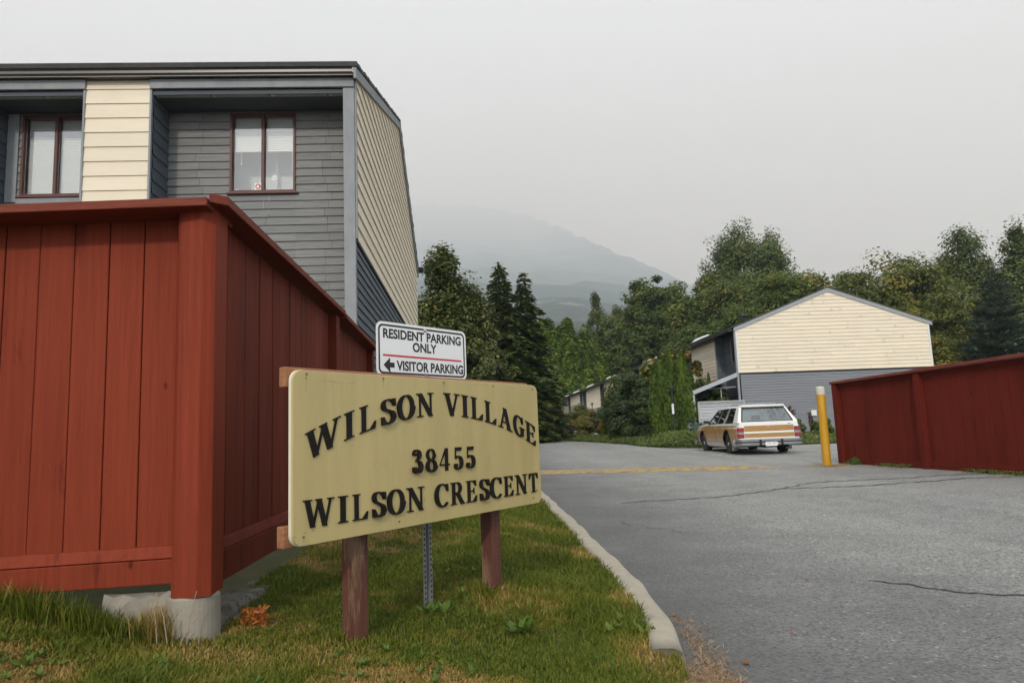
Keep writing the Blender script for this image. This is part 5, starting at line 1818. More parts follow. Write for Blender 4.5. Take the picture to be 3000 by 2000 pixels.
L_vine = leafmat('autumn_vine_leaves', [(0, (0.037, 0.056, 0.015)), (.4, (0.100, 0.119, 0.025)), (.7, (0.250, 0.213, 0.044)), (1, (0.325, 0.106, 0.050))], .3)
L_rust = leafmat('rusty_leaves', [(0, (0.031, 0.053, 0.013)), (.4, (0.069, 0.106, 0.020)), (.62, (0.150, 0.144, 0.025)), (1, (0.312, 0.144, 0.031))], .3)
L_orange = leafmat('orange_leaves', [(0, (.12, .06, .02)), (.5, (.28, .12, .03)), (1, (.36, .18, .05))], .3)
L_yel = leafmat('yellow_green_leaves', [(0, (.06, .075, .010)), (.5, (.16, .17, .018)), (.85, (.25, .23, .02)), (1, (.33, .19, .02))], .35)
L_cover = leafmat('ground_cover_leaves', [(0, (.035, .055, .012)), (.5, (.085, .12, .02)), (.9, (.15, .18, .035)), (1, (.22, .18, .06))], .3)
L_straw = leafmat('fountain_grass', [(0, (.05, .075, .015)), (.5, (.105, .13, .025)), (1, (.20, .19, .07))], .3)
L_red = leafmat('seed_heads', [(0, (.06, .028, .022)), (1, (.13, .055, .038))], .1)

def rand_unit(n):
    return unit(rng.normal(size=(n, 3)))

def leaf_vectors(nrm, size, aspect=.6, upbias=0.0, droop=0.0):
    """half-width and half-length vectors for leaves whose faces look along nrm"""
    n = len(nrm)
    r = rand_unit(n)
    r[:, 2] -= droop
    b = unit(r - nrm * np.sum(r * nrm, 1, keepdims=True))
    a = np.cross(nrm, b)
    s = (size * rng.uniform(.65, 1.35, n))[:, None]
    return a * s * aspect * .5, b * s * .5

def lumpy(d, seed, k=.28):
    """outline factor by direction: uneven crown"""
    s = seed
    return 1 + k * (np.sin(3.1 * d[:, 0] + s) * np.sin(2.7 * d[:, 2] + 1.3 * s) + .6 * np.sin(5.3 * d[:, 1] + 2.1 * s) * np.sin(4.9 * d[:, 2] - s) + .4 * np.sin(9 * d[:, 0] + 3 * s) * np.sin(8 * d[:, 2] + s))

def trunk(parent, h, r, mat, limbs=6, spread=1.5, start=.3, top=.92):
    mb = MB()
    pts, rad = [], []
    ph = random.uniform(0, 6)
    for i in range(9):
        q = i / 8
        pts.append((.02 * h * math.sin(3 * q + ph) * q, .02 * h * math.cos(2.3 * q + ph) * q, -.4 + (h * top + .4) * q))
        rad.append(r * (1 - .86 * q) * (1.35 if i == 0 else 1))
    mb.tube(pts, rad, 9)
    for k in range(limbs):
        q = start + (.9 - start) * (k + .5) / limbs
        a = k * 2.4 + ph
        z = h * top * q
        rr = spread * (1.15 - .7 * q) * random.uniform(.7, 1.1)
        up_ = rr * random.uniform(.35, .8)
        p = [(0, 0, z), (rr * .45 * math.cos(a), rr * .45 * math.sin(a), z + up_ * .35), (rr * math.cos(a + .1), rr * math.sin(a + .1), z + up_)]
        mb.tube(p, [r * (1 - .8 * q) * .55, r * (1 - .8 * q) * .35, r * .06], 6)
    return mb.build('trunk', mat, parent, local=True, smooth=True)

def broadleaf(name, label, x, y, h, r, mat, n=16000, leaf=.26, base=.12, clumps=90, group=None, cat='tree', tint=.42, spread=.22, bark=None, shape=1.0, gap=.9, upright=0, tr=True, g=None, flat=.65, clump_r=.30, dome=False):
    g = float(gz(y)) if g is None else g
    T = thing(name, label, cat, (x, y, g), 0, group) if tr else None
    seed = rng.uniform(0, 40)
    if tr:
        trunk(T, h * .9, .03 * h * .6 + .04, bark or m_bark, limbs=8, spread=r * .8, start=max(.15, base))
    zc, rz = h * (1 + base) / 2, h * (1 - base) / 2
    d = rand_unit(clumps)
    if dome:                    # broad shoulders: a rounded box rather than an egg
        zz = rng.uniform(-1, 1, clumps)
        aa = rng.uniform(0, 6.283, clumps)
        hr = np.clip(1 - np.abs(zz) ** 2.8, 0, 1) ** (1 / 2.8)
        d = np.stack([np.cos(aa) * hr, np.sin(aa) * hr, zz], -1)
    rad = rng.uniform(.35, 1, clumps) ** .45 * lumpy(d, seed, .13 if dome else .28)
    if dome:
        rad = np.minimum(rad, .98)
    if upright:
        d[:, 2] = d[:, 2] * .9 + .15
    P0 = d * rad[:, None] * np.array([r, r, rz]) * .88
    if shape != 1.0:            # narrower towards the top
        q = np.clip((P0[:, 2] / rz + 1) / 2, 0, 1)
        P0[:, :2] *= (1 - (1 - shape) * q ** 1.4)[:, None]
    P0[:, 2] = np.minimum(P0[:, 2], rz * .97) + zc
    per = rng.multinomial(n, rng.dirichlet(np.ones(clumps) * 9))
    idx = np.repeat(np.arange(clumps), per)
    cr = r * clump_r * rng.uniform(.65, 1.25, clumps)
    loc = rand_unit(n) * (rng.uniform(.15, 1, n) ** .5)[:, None] * cr[idx][:, None]
    loc[:, 2] *= flat
    if upright:
        loc[:, 2] *= 1.9
    P = P0[idx] + loc
    P[:, 2] = np.maximum(P[:, 2], h * base * .4 + .05)
    out = unit(P - np.array([0, 0, zc - .25 * rz]))
    nrm = unit(.55 * unit(loc) + .45 * out + np.array([0, 0, .45]) + .55 * rand_unit(n))
    A, B = leaf_vectors(nrm, leaf, .62, droop=.3)
    tc = rng.normal(tint, spread * .8, clumps)
    tn = tc[idx] + rng.normal(0, spread * .75, n)
    if not tr:                  # a shrub without a visible stem is one mesh
        o = quads(name, P, A, B, tn, mat)
        o.location = (x, y, g)
        return tag(o, label, cat, group)
    quads('crown', P, A, B, tn, mat, T)
    return T

def conifer(name, label, x, y, h, r, mat, n=15000, spray=.42, droop=.35, group=None, base=.03, power=.85, gapn=.0, levels=46, cat='tree', g=None, width=.34, stiff=False, leader=.04):
    g = float(gz(y)) if g is None else g
    T = thing(name, label, cat, (x, y, g), 0, group)
    trunk(T, h, .018 * h, m_bark, limbs=0, top=.95)
    br = []
    for i in range(levels):
        q = base + (1 - leader - base) * ((i + random.uniform(-.35, .35)) / levels)
        q = min(max(q, base), .985)
        L = r * (1 - q) ** power * random.uniform(.72, 1.12)
        k = max(4, int(5 + 7 * (1 - q)))
        a0 = random.uniform(0, 6.28)
        for j in range(k):
            a = a0 + 6.283 * j / k + random.uniform(-.25, .25)
            br.append((q * h, a, L * random.uniform(.62, 1.1) + .10, random.uniform(.7, 1.3)))
    B_ = np.array(br)
    wt = B_[:, 2] ** 1.25
    per = rng.multinomial(n, wt / wt.sum())
    idx = np.repeat(np.arange(len(B_)), per)
    u = rng.uniform(.08, 1, n) ** .75
    L = B_[idx, 2]
    a = B_[idx, 1]
    side = rng.normal(0, 1, n) * .17 * L * (1.15 - u) + rng.normal(0, .04, n)
    dz = (-droop * u ** 1.5 * L * B_[idx, 3]) + (.28 * L * u if stiff else .12 * L * u) + rng.normal(0, .035 * spray / .42, n)
    ca, sa = np.cos(a), np.sin(a)
    P = np.stack([ca * u * L - sa * side, sa * u * L + ca * side, B_[idx, 0] + dz], -1)
    dirv = unit(np.stack([ca - sa * np.sign(side) * rng.uniform(.2, .9, n), sa + ca * np.sign(side) * rng.uniform(.2, .9, n), rng.normal(-.25 if not stiff else .30, .25, n)], -1))
    nrm = unit(np.array([0, 0, 1.0]) + .5 * rand_unit(n))
    A = unit(np.cross(dirv, nrm))
    s = (spray * rng.uniform(.6, 1.3, n) * (.5 + .5 * np.clip(L / (r * .5), 0, 1)))[:, None]
    tb = rng.normal(.45, .16, len(B_))
    tn = tb[idx] + rng.normal(0, .16, n) + .18 * (u - .5)
    quads('crown', P, A * s * width * .5, dirv * s * .5, tn, mat, T)
    return T

def cedar(name, label, x, y, h, r, mat, n=12000, frond=.30, group=None, cat='tree', prof=None, g=None, tint=.5, lump=.16, base=0.0, trunkr=.05):
    """column or cone of upright fronds"""
    g = float(gz(y)) if g is None else g
    T = thing(name, label, cat, (x, y, g), 0, group)
    trunk(T, h * .95, trunkr * (h / 4) ** .5, m_bark, limbs=0)
    prof = prof or (lambda q: np.clip(1.04 - q ** 3.2, 0, 1) * np.clip(.80 + q * .9, 0, 1))
    q = rng.uniform(base, 1, n) ** 1.12
    a = rng.uniform(0, 6.283, n)
    sd_ = rng.uniform(0, 40)
    lum = 1 + lump * (np.sin(3 * a + sd_ + 5 * q) + .7 * np.sin(7 * a - 9 * q + sd_) + .5 * np.sin(17 * q + 2 * a + sd_))
    R = r * prof(q) * lum * (1 - .5 * rng.uniform(0, 1, n) ** 3) * (1 + .10 * np.sin(23 * q + 5 * a + 2 * sd_) * np.sin(11 * a - 3 * sd_))
    z = q * h + .05 * h * (lum - 1)
    P = np.stack([R * np.cos(a), R * np.sin(a), np.maximum(z, .03)], -1)
    out = np.stack([np.cos(a), np.sin(a), np.full(n, .15)], -1)
    nrm = unit(out + .75 * rand_unit(n))
    upv = unit(np.array([0, 0, 1.0]) + .35 * out + .5 * rand_unit(n))
    B = unit(upv - nrm * np.sum(upv * nrm, 1, keepdims=True))
    A = np.cross(nrm, B)
    s = (frond * rng.uniform(.55, 1.4, n))[:, None]
    tn = tint + .9 * (lum - 1) / max(lump, .01) * .16 + rng.normal(0, .17, n)
    quads('crown', P, A * s * .24, B * s * .5, tn, mat, T)
    return T

# ------------------------------------------------------------------ trees behind the left-hand house
broadleaf('holly_tree', 'dark bushy tree with two pointed leaders rising just behind the left townhouse', -1.1, 30, 6.5, 1.75, L_dark, 20000, .15, .02, 110, tint=.4, shape=.75, clump_r=.26)
broadleaf('slender_tree', 'slender dark tree with upright leafy tips, touching the left roof edge', -1.05, 31.0, 8.7, 1.65, L_dark, 21000, .16, .1, 100, tint=.46, shape=.55, upright=1, clump_r=.30)
broadleaf('slender_tree', 'bushier dark tree with a sharp leafy top, close left of the two hemlocks', -.15, 31.5, 8.3, 1.95, L_dark, 23000, .16, .1, 110, tint=.44, shape=.52, upright=1, clump_r=.28)
broadleaf('mountain_ash', 'small rust flecked tree behind the parking sign, in front of the taller hemlock', .75, 33, 5.9, 1.25, L_vine, 13000, .17, .05, 70, tint=.22, spread=.2)
broadleaf('mountain_ash', 'low dull green tree behind the top edge of the village sign', .1, 34.5, 4.0, 1.7, L_dark, 13000, .17, .02, 60, tint=.35)
conifer('hemlock', 'taller dark hemlock with drooping boughs, left of its slimmer twin', 2.0, 42, 11.1, 3.1, L_con, 32000, .44, .42, width=.5, leader=.015, power=.75, levels=60)
conifer('hemlock', 'slimmer dark hemlock standing at the right shoulder of the taller one', 3.6, 44, 10.9, 2.9, L_con, 27000, .44, .42, width=.5, leader=.015, power=.75, levels=60)
# tall cedars beyond the far end of the drive
cp = lambda q: np.clip(1.02 - q ** 2.6, 0, 1) ** .8
broadleaf('tall_cedar', 'leftmost tall bright green cedar, next to the dark hemlocks', 10.9, 96, 17.3, 3.0, L_ced, 26000, .46, .0, 210, 'tall cedars beyond the drive', tint=.5, shape=.30, dome=True, clump_r=.22, flat=1.5)
broadleaf('tall_cedar', 'tall bright green cedar with the highest blunt tip of its group', 13.4, 97, 17.0, 3.0, L_ced, 26000, .46, .0, 210, 'tall cedars beyond the drive', tint=.5, shape=.30, dome=True, clump_r=.22, flat=1.5)
broadleaf('tall_cedar', 'third tall bright green cedar, a step lower, in front of the slim grey cottonwood', 15.8, 98, 15.4, 3.0, L_ced, 26000, .46, .0, 210, 'tall cedars beyond the drive', tint=.5, shape=.30, dome=True, clump_r=.22, flat=1.5)
broadleaf('tall_cedar', 'shortest tall cedar, rightmost of its group, above the far end of the row', 17.9, 99, 13.4, 3.0, L_ced, 26000, .46, .0, 210, 'tall cedars beyond the drive', tint=.5, shape=.30, dome=True, clump_r=.22, flat=1.5)
broadleaf('dark_tree', 'dark tree filling the gap between hemlocks and bright cedars', 7.9, 88, 9.5, 3.33, L_maple, 17617, .3, .02, 147, tint=.25, dome=True, clump_r=.24)
# cottonwoods and maples behind the row
broadleaf('cottonwood', 'slim grey green cottonwood standing alone right of the tall cedars, before the mountain', 21.9, 118, 23.6, 2.80, L_cott, 18900, .34, .15, 105, tint=.4, shape=.35, bark=m_barkpale, upright=1)
broadleaf('cottonwood', 'small cottonwood top between the slim grey one and the first round maple', 25.9, 120, 22.5, 2.91, L_cott, 16800, .34, .15, 90, tint=.4, shape=.35, bark=m_barkpale, upright=1)
mp = 'maples behind the row'
broadleaf('big_maple', 'low dark maple right of the tall cedars, over the far roofs', 23.3, 104, 19.2, 4.61, L_maple, 31320, .42, .05, 230, mp, tint=.34, dome=True, clump_r=.24)
broadleaf('big_maple', 'first round dark green maple with its left flank against the mountain', 26.1, 98, 22.9, 4.99, L_maple, 39150, .42, .05, 251, mp, tint=.38, dome=True, clump_r=.24)
broadleaf('big_maple', 'rounded maple close behind the first one, its top level with it', 28.2, 101, 22.0, 5.4, L_maple, 42000, .40, .05, 250, mp, tint=.4, dome=True, clump_r=.24)
broadleaf('big_maple', 'broad mid green maple in the middle, left of the tallest cottonwood', 30.1, 90, 20.6, 5.89, L_maple, 45022, .40, .03, 294, mp, tint=.42, dome=True, clump_r=.24)
broadleaf('big_maple', 'wide dull green maple directly below the tallest cottonwood', 33.6, 82, 19.5, 5.89, L_maple, 45022, .38, .03, 294, mp, tint=.43, dome=True, clump_r=.24)
broadleaf('big_maple', 'bright flecked maple above the left slope of the cream gable', 32.6, 70, 17.4, 4.99, L_maple, 37192, .34, .02, 273, mp, tint=.46, dome=True, clump_r=.24)
broadleaf('big_maple', 'darker maple peeping over the ridge of the cream gable', 35.4, 66, 15.3, 4.10, L_maple, 29362, .32, .02, 230, mp, tint=.4, dome=True, clump_r=.24)
broadleaf('big_maple', 'dark maple right behind the far roofs, under the broad mid green maple', 24.5, 76, 12.1, 4.35, L_maple, 25447, .34, .02, 189, mp, tint=.27, dome=True, clump_r=.24)
broadleaf('big_maple', 'dark low maple over the middle roofs, left of the flecked one', 25.5, 66, 12.1, 4.61, L_maple, 25447, .32, .02, 189, mp, tint=.31, dome=True, clump_r=.24)
broadleaf('cottonwood', 'tallest cottonwood, wide airy grey green crown above the maples', 39.3, 98, 28.3, 8.40, L_cott, 62000, .36, .35, 330, tint=.42, shape=.8, bark=m_barkpale, upright=1, clump_r=.17, gap=1)
broadleaf('cottonwood', 'narrow cottonwood shoulder right of the tallest one', 43.2, 94, 23.2, 3.36, L_cott, 16800, .36, .35, 90, tint=.4, shape=.6, bark=m_barkpale, upright=1)
broadleaf('turning_maple', 'wide round maple turning ochre behind the right slope of the cream gable', 34.9, 58, 14.7, 5.89, L_maple2, 46980, .30, .02, 315, 'maples turning colour', tint=0.37, spread=0.21, dome=True, clump_r=.24)
broadleaf('turning_maple', 'lower dark maple with ochre flecks right of the wide ochre one', 41.0, 62, 13.9, 4.61, L_maple2, 31320, .30, .02, 230, 'maples turning colour', tint=0.25, dome=True, clump_r=.24)
broadleaf('turning_maple', 'small dark maple between the ridge and the wide ochre one', 31.2, 60, 12.1, 3.33, L_maple2, 19575, .30, .02, 168, 'maples turning colour', tint=0.21, dome=True, clump_r=.24)
broadleaf('cottonwood', 'airy cottonwood with bare gaps right of the wide ochre maple', 52.8, 72, 20.3, 4.37, L_cott, 27300, .30, .25, 165, tint=.42, shape=.55, bark=m_barkpale, upright=1)
broadleaf('cottonwood', 'dense tall cottonwood at the right edge, above the blue spruce', 54.6, 66, 19.4, 3.36, L_cott, 25200, .30, .12, 135, tint=.38, shape=.5, bark=m_bark, upright=1)
broadleaf('cottonwood', 'cottonwood cut by the right edge of the view', 59.3, 66, 19.8, 3.81, L_cott, 25200, .30, .12, 135, tint=.38, shape=.5, bark=m_bark, upright=1)
broadleaf('yellow_maple', 'small yellow green maple tucked behind the right eave of the cream gable', 30.0, 47, 8.3, 2.43, L_yel, 13702, .22, .1, 125, tint=.42, dome=True, clump_r=.24)
broadleaf('mixed_thicket_tree', 'thicket tree with green and orange leaves between yellow maple and blue spruce', 31.6, 45, 9.5, 3.07, L_maple2, 25447, .22, .02, 210, tint=0.41, spread=0.23, dome=True, clump_r=.24)
broadleaf('mixed_thicket_tree', 'lower thicket tree with orange leaves right of the white corner of the gable', 27.3, 40, 5.5, 2.18, L_maple2, 15660, .19, .02, 147, tint=0.35, spread=0.26, dome=True, clump_r=.24)
conifer('blue_spruce', 'blue grey spruce with stiff boughs rising behind the maroon fence', 29.6, 38, 9.0, 3.6, L_spr, 36000, .34, .16, stiff=True, power=.8, levels=44, width=.42, leader=.015)
conifer('blue_spruce', 'second blue grey spruce at the right edge, behind the maroon fence', 32.6, 36, 8.0, 3.0, L_spr, 24000, .34, .16, stiff=True, power=.8, levels=42, width=.42, leader=.015)

# ------------------------------------------------------------------ garden in front of the row
cc = 'clipped cedars by the lamp post'
cedar('columnar_cedar', 'leftmost clipped cedar column, slightly lower, beside the dark hedge', 8.55, 31.9, 3.75, .52, L_cedc, 11000, .14, cc, lump=.10)
cedar('columnar_cedar', 'middle and tallest clipped cedar column behind the green lamp post', 9.06, 31.9, 4.15, .56, L_cedc, 13000, .14, cc, lump=.10)
cedar('columnar_cedar', 'rightmost clipped cedar column, widest at its foot, next to the porch', 9.52, 31.5, 3.98, .62, L_cedc, 13000, .14, cc, lump=.10)
cone = lambda q: np.clip(1.0 - q, 0, 1) ** .75
cedar('cone_cedar', 'light green cone cedar at the left end of the dark hedge', 8.25, 41, 2.95, .78, L_cedc, 10000, .15, None, prof=cone)
cedar('cone_cedar', 'small pointed cedar tip showing above the hedge', 8.8, 38.8, 3.95, .62, L_cedc, 7000, .14, None, prof=cone)
cedar('cone_cedar', 'small pointed cedar in the porch corner, under the sloping beam', 10.85, 31.9, 3.05, .36, L_cedc, 5000, .11, None, prof=cone)
broadleaf('hedge', 'dark clipped hedge mass with light tips left of the cedar columns', 8.50, 36.6, 3.35, 1.6, L_hedge, 26000, .12, .02, 120, cat='hedge', tint=.38, tr=False, clump_r=.3)
broadleaf('hedge', 'dense dark hedge close behind the leftmost cedar column', 8.80, 34.6, 3.3, 1.15, L_hedge, 20000, .12, .02, 120, cat='hedge', tint=.33, tr=False, clump_r=.3)
broadleaf('hedge', 'lower light green hedge part behind the cone cedar', 9.0, 39.8, 3.45, 1.6, L_rust, 22000, .13, .02, 90, cat='hedge', tint=.3, tr=False)
broadleaf('autumn_shrub', 'large leaved shrub in autumn colours rising behind the cedar columns', 9.75, 35.2, 4.8, 1.45, L_vine, 8500, .22, .2, 80, cat='shrub', tint=.34, spread=.3, shape=.8)
broadleaf('autumn_shrub', 'loose large leaved branches in front of the nearest cream bay', 10.55, 33.6, 4.7, .72, L_vine, 2600, .25, .2, 34, cat='shrub', tint=.42, spread=.3, upright=1)
broadleaf('rusty_shrub', 'round shrub with rust coloured top behind the slim grey lamp post', 7.75, 49.5, 2.45, 1.12, L_rust, 12000, .13, .0, 100, cat='shrub', tint=.5, tr=False)
broadleaf('vine_shrub', 'dark leafy shrub between the rusty shrub and the cone cedar', 9.2, 46.5, 2.6, 1.2, L_hedge, 14000, .14, .0, 80, cat='shrub', tint=.45, tr=False)
broadleaf('orange_shrub', 'small orange bush beside the cone cedar', 8.35, 45.0, 1.2, .45, L_orange, 2600, .10, .1, 40, cat='shrub', tint=.5, tr=False)
broadleaf('porch_shrub', 'dark rhododendron filling the porch above the pale screen', 10.9, 32.1, 2.75, .9, L_hedge, 8000, .13, .3, 70, cat='shrub', tint=.4, tr=False, g=.35)
broadleaf('lavender_bush', 'grey green lavender bush by the front bumper of the estate car', 9.15, 28.9, 1.0, .42, L_spr, 2600, .13, .0, 40, cat='shrub', tint=.5, tr=False, upright=1)
broadleaf('garden_shrub', 'bright shrub at the far left edge of the garden, by the village sign edge', 6.55, 67, 1.6, .8, L_cedc, 4000, .16, .0, 50, cat='shrub', tint=.4, tr=False)
broadleaf('garden_shrub', 'low red leaved shrub between boulder and cone cedar', 8.9, 46.6, .75, .45, L_red, 1800, .12, .0, 30, cat='shrub', tint=.6, tr=False)

def tuft(name, label, x, y, h, r, n, mat, cat='grass clump', width=.012, lean=.5, g=None, kind=None, tint=.5):
    g = float(gz(y)) + .1 if g is None else g
    a = rng.uniform(0, 6.283, n)
    rr = r * .25 * rng.uniform(0, 1, n) ** .5
    L = h * rng.uniform(.55, 1.1, n)
    ln = lean * rng.uniform(.1, 1, n)
    d = np.stack([np.cos(a) * ln, np.sin(a) * ln, np.ones(n)], -1)
    d = unit(d)
    base_ = np.stack([np.cos(a) * rr, np.sin(a) * rr, np.zeros(n)], -1)
    P = base_ + d * L[:, None] * .5
    A = np.stack([-np.sin(a), np.cos(a), np.zeros(n)], -1) * width
    o = quads(name, P, A, d * L[:, None] * .5, rng.normal(tint, .2, n), mat)
    o.location = (x, y, g)
    return tag(o, label, cat)
tuft('fountain_grass', 'tall soft fountain grass clump at the far end of the drive', 7.0, 61.5, 1.25, 3.0, 2600, L_straw, width=.02, lean=.75, tint=.62)
def flowers(name, label, x, y, n, r, mat_f, h=.45, g=None):
    g = float(gz(y)) + .08 if g is None else g
    T = thing(name, label, 'flowers', (x, y, g))
    m = 500
    P = np.stack([rng.normal(0, r * .6, m), rng.normal(0, r * .35, m), rng.uniform(.02, h * .8, m)], -1)
    nrm = unit(np.array([0, -.3, .5]) + .7 * rand_unit(m))
    A, B = leaf_vectors(nrm, .11, .4)
    quads('leaves', P, A, B, rng.normal(.5, .2, m), L_cover, T)
    P = np.stack([rng.normal(0, r * .6, n), rng.normal(0, r * .35, n), rng.uniform(h * .55, h * 1.05, n)], -1)
    nrm = unit(np.array([0, -.6, .6]) + .5 * rand_unit(n))
    A, B = leaf_vectors(nrm, .07, .9)
    quads('blossoms', P, A, B, rng.uniform(.3, 1, n), mat_f, T)
    return T
L_flo = leafmat('orange_blossoms', [(0, (.40, .12, .02)), (.5, (.50, .16, .03)), (1, (.48, .06, .03))], .3)
flowers('orange_flowers', 'orange flowers left of the fountain grass, above the pale rock', 6.1, 58.8, 90, .9, L_flo)
flowers('orange_flowers', 'orange red flowers below the fountain grass, near the pot', 6.75, 56.0, 110, .55, L_flo)
flowers('orange_flowers', 'flowering greenery under the rusty shrub, right of the pot', 7.6, 53.0, 8, .9, L_flo)

# tall dead flower stalks by the gable
def stalks(label, x, y, h, n, r):
    g = float(gz(y)) + .18
    T = thing('dead_flower_stalks', label, 'plant', (x, y, g))
    mb = MB()
    PP, NN = [], []
    for k in range(n):
        a, rr = random.uniform(0, 6.28), random.uniform(0, r)
        bx, by = rr * math.cos(a) * .4, rr * math.sin(a) * .4
        hh = h * random.uniform(.6, 1)
        tx, ty = rr * math.cos(a), rr * math.sin(a)
        mb.tube([(bx, by, 0), ((bx + tx) / 2, (by + ty) / 2, hh * .5), (tx, ty, hh)], [.012, .010, .006], 5)
        m = 70
        zz = rng.uniform(.45, 1.02, m)
        PP.append(np.stack([bx + (tx - bx) * zz + rng.normal(0, .035, m), by + (ty - by) * zz + rng.normal(0, .035, m), hh * zz], -1))
    mb.build('stems', m_drift, T, local=True)
    P = np.concatenate(PP)
    A, B = leaf_vectors(rand_unit(len(P)), .075, .8)
    quads('seed_heads', P, A, B, rng.uniform(0, 1, len(P)), L_red, T)
    return T
stalks('taller brown dead flower stalks beside the right tail light of the estate car', 13.32, 29.4, 1.28, 5, .22)
stalks('shorter brown dead flower stalks under the white meter box', 14.25, 29.6, .95, 4, .20)
broadleaf('garden_shrub', 'leafy green plant at the foot of the shorter dead stalks, left of the bollard', 14.35, 28.9, .85, .48, L_cover, 2600, .13, .0, 40, cat='shrub', tint=.3, tr=False)
broadleaf('garden_shrub', 'small leafy plant between estate car and the shorter dead stalks', 13.4, 28.9, .85, .36, L_cover, 1700, .12, .0, 30, cat='shrub', tint=.25, tr=False)

# ------------------------------------------------------------------ ground cover in the beds
def cover(name, pts_fn, n, hmax, leaf, mat, tint=.45, spread=.22):
    P = pts_fn(n)
    n = len(P)
    nrm = unit(np.array([0, -.35, .7]) + .7 * rand_unit(n))
    A, B = leaf_vectors(nrm, leaf, .5)
    tn = tint + .35 * (vnoise(P[:, 0], P[:, 1], 1.6, 3) - .5) + rng.normal(0, spread, n)
    o = quads(name, P, A, B, tn, mat)
    o['kind'] = 'stuff'
    return o
def bed_pts(n):
    u = rng.uniform(0, 1, n)
    ys = rng.uniform(25.2, 57, n) ** 1.0
    bp = np.array(bedpts[:8])[::-1]
    xe = np.interp(ys, bp[:, 1], bp[:, 0])
    x = xe - .05 + u ** 1.5 * 2.3
    hh = .10 + .34 * vnoise(x, ys, 1.1, 5) * np.clip(u * 4, .25, 1)
    return np.stack([x, ys, gz(ys) + .02 + hh * rng.uniform(.1, 1, n)], -1)
cover('ground_cover', bed_pts, 26000, .4, .11, L_cover, .42)
def front_pts(n):
    x = rng.uniform(7.7, 23, n)
    u = rng.uniform(0, 1, n) ** 1.3
    bp = np.array(bedpts[5:])
    ys = np.interp(x, bp[:, 0], bp[:, 1]) - .05 + u * 4.5
    hh = .05 + .28 * vnoise(x, ys, 1.3, 8) ** 1.5 * np.clip(u * 6, .2, 1)
    return np.stack([x, ys, gz(ys) + .03 + .16 * u + hh * rng.uniform(.05, 1, n)], -1)
cover('ground_cover', front_pts, 30000, .3, .09, L_cover, .5, .3)
def mound_pts(n):
    x = rng.normal(8.35, .55, n); ys = rng.normal(28.6, 1.2, n)
    bp = np.array(bedpts[:8])[::-1]
    ok = x > np.interp(ys, bp[:, 1], bp[:, 0]) - .1
    x, ys = x[ok], ys[ok]
    return np.stack([x, ys, gz(ys) + .05 + rng.uniform(.02, .55, len(x)) * np.exp(-((x - 8.5) ** 2))], -1)
cover('ground_cover', mound_pts, 9000, .5, .12, L_cover, .55)

# ------------------------------------------------------------------ grass blades
def blades(name, X, Y, Z, H, Wd, lean, tint, mat, bend=.5):
    """three-sided curved blades as one mesh: base pair, middle pair, tip"""
    n = len(X)
    a = rng.uniform(0, 6.283, n)
    dx, dy = np.cos(a) * lean, np.sin(a) * lean
    b = a + rng.uniform(.6, 2.5, n)
    wx, wy = np.cos(b) * Wd / 2, np.sin(b) * Wd / 2
    V = np.empty((n, 5, 3))
    V[:, 0] = np.stack([X - wx, Y - wy, Z - .01], -1)
    V[:, 1] = np.stack([X + wx, Y + wy, Z - .01], -1)
    V[:, 2] = np.stack([X + dx * .4 + wx * .7, Y + dy * .4 + wy * .7, Z + H * .6], -1)
    V[:, 3] = np.stack([X + dx * .4 - wx * .7, Y + dy * .4 - wy * .7, Z + H * .6], -1)
    V[:, 4] = np.stack([X + dx, Y + dy, Z + H * (1 - bend * lean / (H + .01) * .3)], -1)
    me = bpy.data.meshes.new(name)
    me.vertices.add(n * 5)
    me.vertices.foreach_set('co', V.ravel())
    o_ = np.arange(n)[:, None] * 5
    loops = (np.array([0, 1, 2, 3, 3, 2, 4])[None, :] + o_).astype(np.int32).ravel()
    me.loops.add(n * 7)
    me.loops.foreach_set('vertex_index', loops)
    me.polygons.add(n * 2)
    st = (np.arange(n)[:, None] * 7 + np.array([0, 4])[None, :]).astype(np.int32).ravel()
    me.polygons.foreach_set('loop_start', st)
    me.materials.append(mat)
    me.update(calc_edges=True)
    at = me.attributes.new('tint', 'FLOAT', 'FACE')
    at.data.foreach_set('value', np.repeat(np.clip(tint, 0, 1), 2).astype(np.float32))
    o = bpy.data.objects.new(name, me)
    COL.objects.link(o)
    o['kind'] = 'stuff'
    return o
L_grass = leafmat('lawn_grass', [(0, (0.047, 0.075, 0.008)), (.34, (0.121, 0.151, 0.014)), (.60, (0.214, 0.193, 0.027)), (.76, (0.324, 0.217, 0.063)), (1, (0.552, 0.338, 0.135))], .3, .6)
kx = np.array([p[0] for p in KO]); ky = np.array([p[1] for p in KO])
def kerb_in(y):
    return np.interp(y, ky[::-1], kx[::-1]) - .136
def lawn_sample(n, y0, y1, p):
    """density falls with distance so that the blades stay even on the picture"""
    u = rng.uniform(0, 1, n)
    k = 1 - p
    y = (y0 ** k + u * (y1 ** k - y0 ** k)) ** (1 / k)
    x = rng.uniform(-2.9, .91, n)
    lim = np.where(y > 3.11, kerb_in(y), .87)
    edge = np.where((y > 2.90) & (x < -1.19), 0, 1) * np.where((y > 2.96) & (x < np.where(y > 3.25, -1.14, -1.02)), 0, 1)
    pier = (x + 1.075) ** 2 + (y - 2.945) ** 2 > .11 ** 2
    ok = (x < lim + .0) & (edge > 0) & pier
    return x[ok], y[ok]
x, y = lawn_sample(330000, 1.9, 13, 2.3)
p1, p2, p3 = vnoise(x, y, 1.3, 1), vnoise(x, y, 4.2, 2), vnoise(x, y, 13, 4)
patch = .5 * p1 + .35 * p2 + .15 * p3
lush = np.clip((x + .5) / 1.0, 0, 1) * np.clip((y - 2.9) / .8, 0, 1)          # watered strip along the kerb
dry = np.clip((patch - .45) * 4.4 + .24 - .50 * lush, 0, 1)
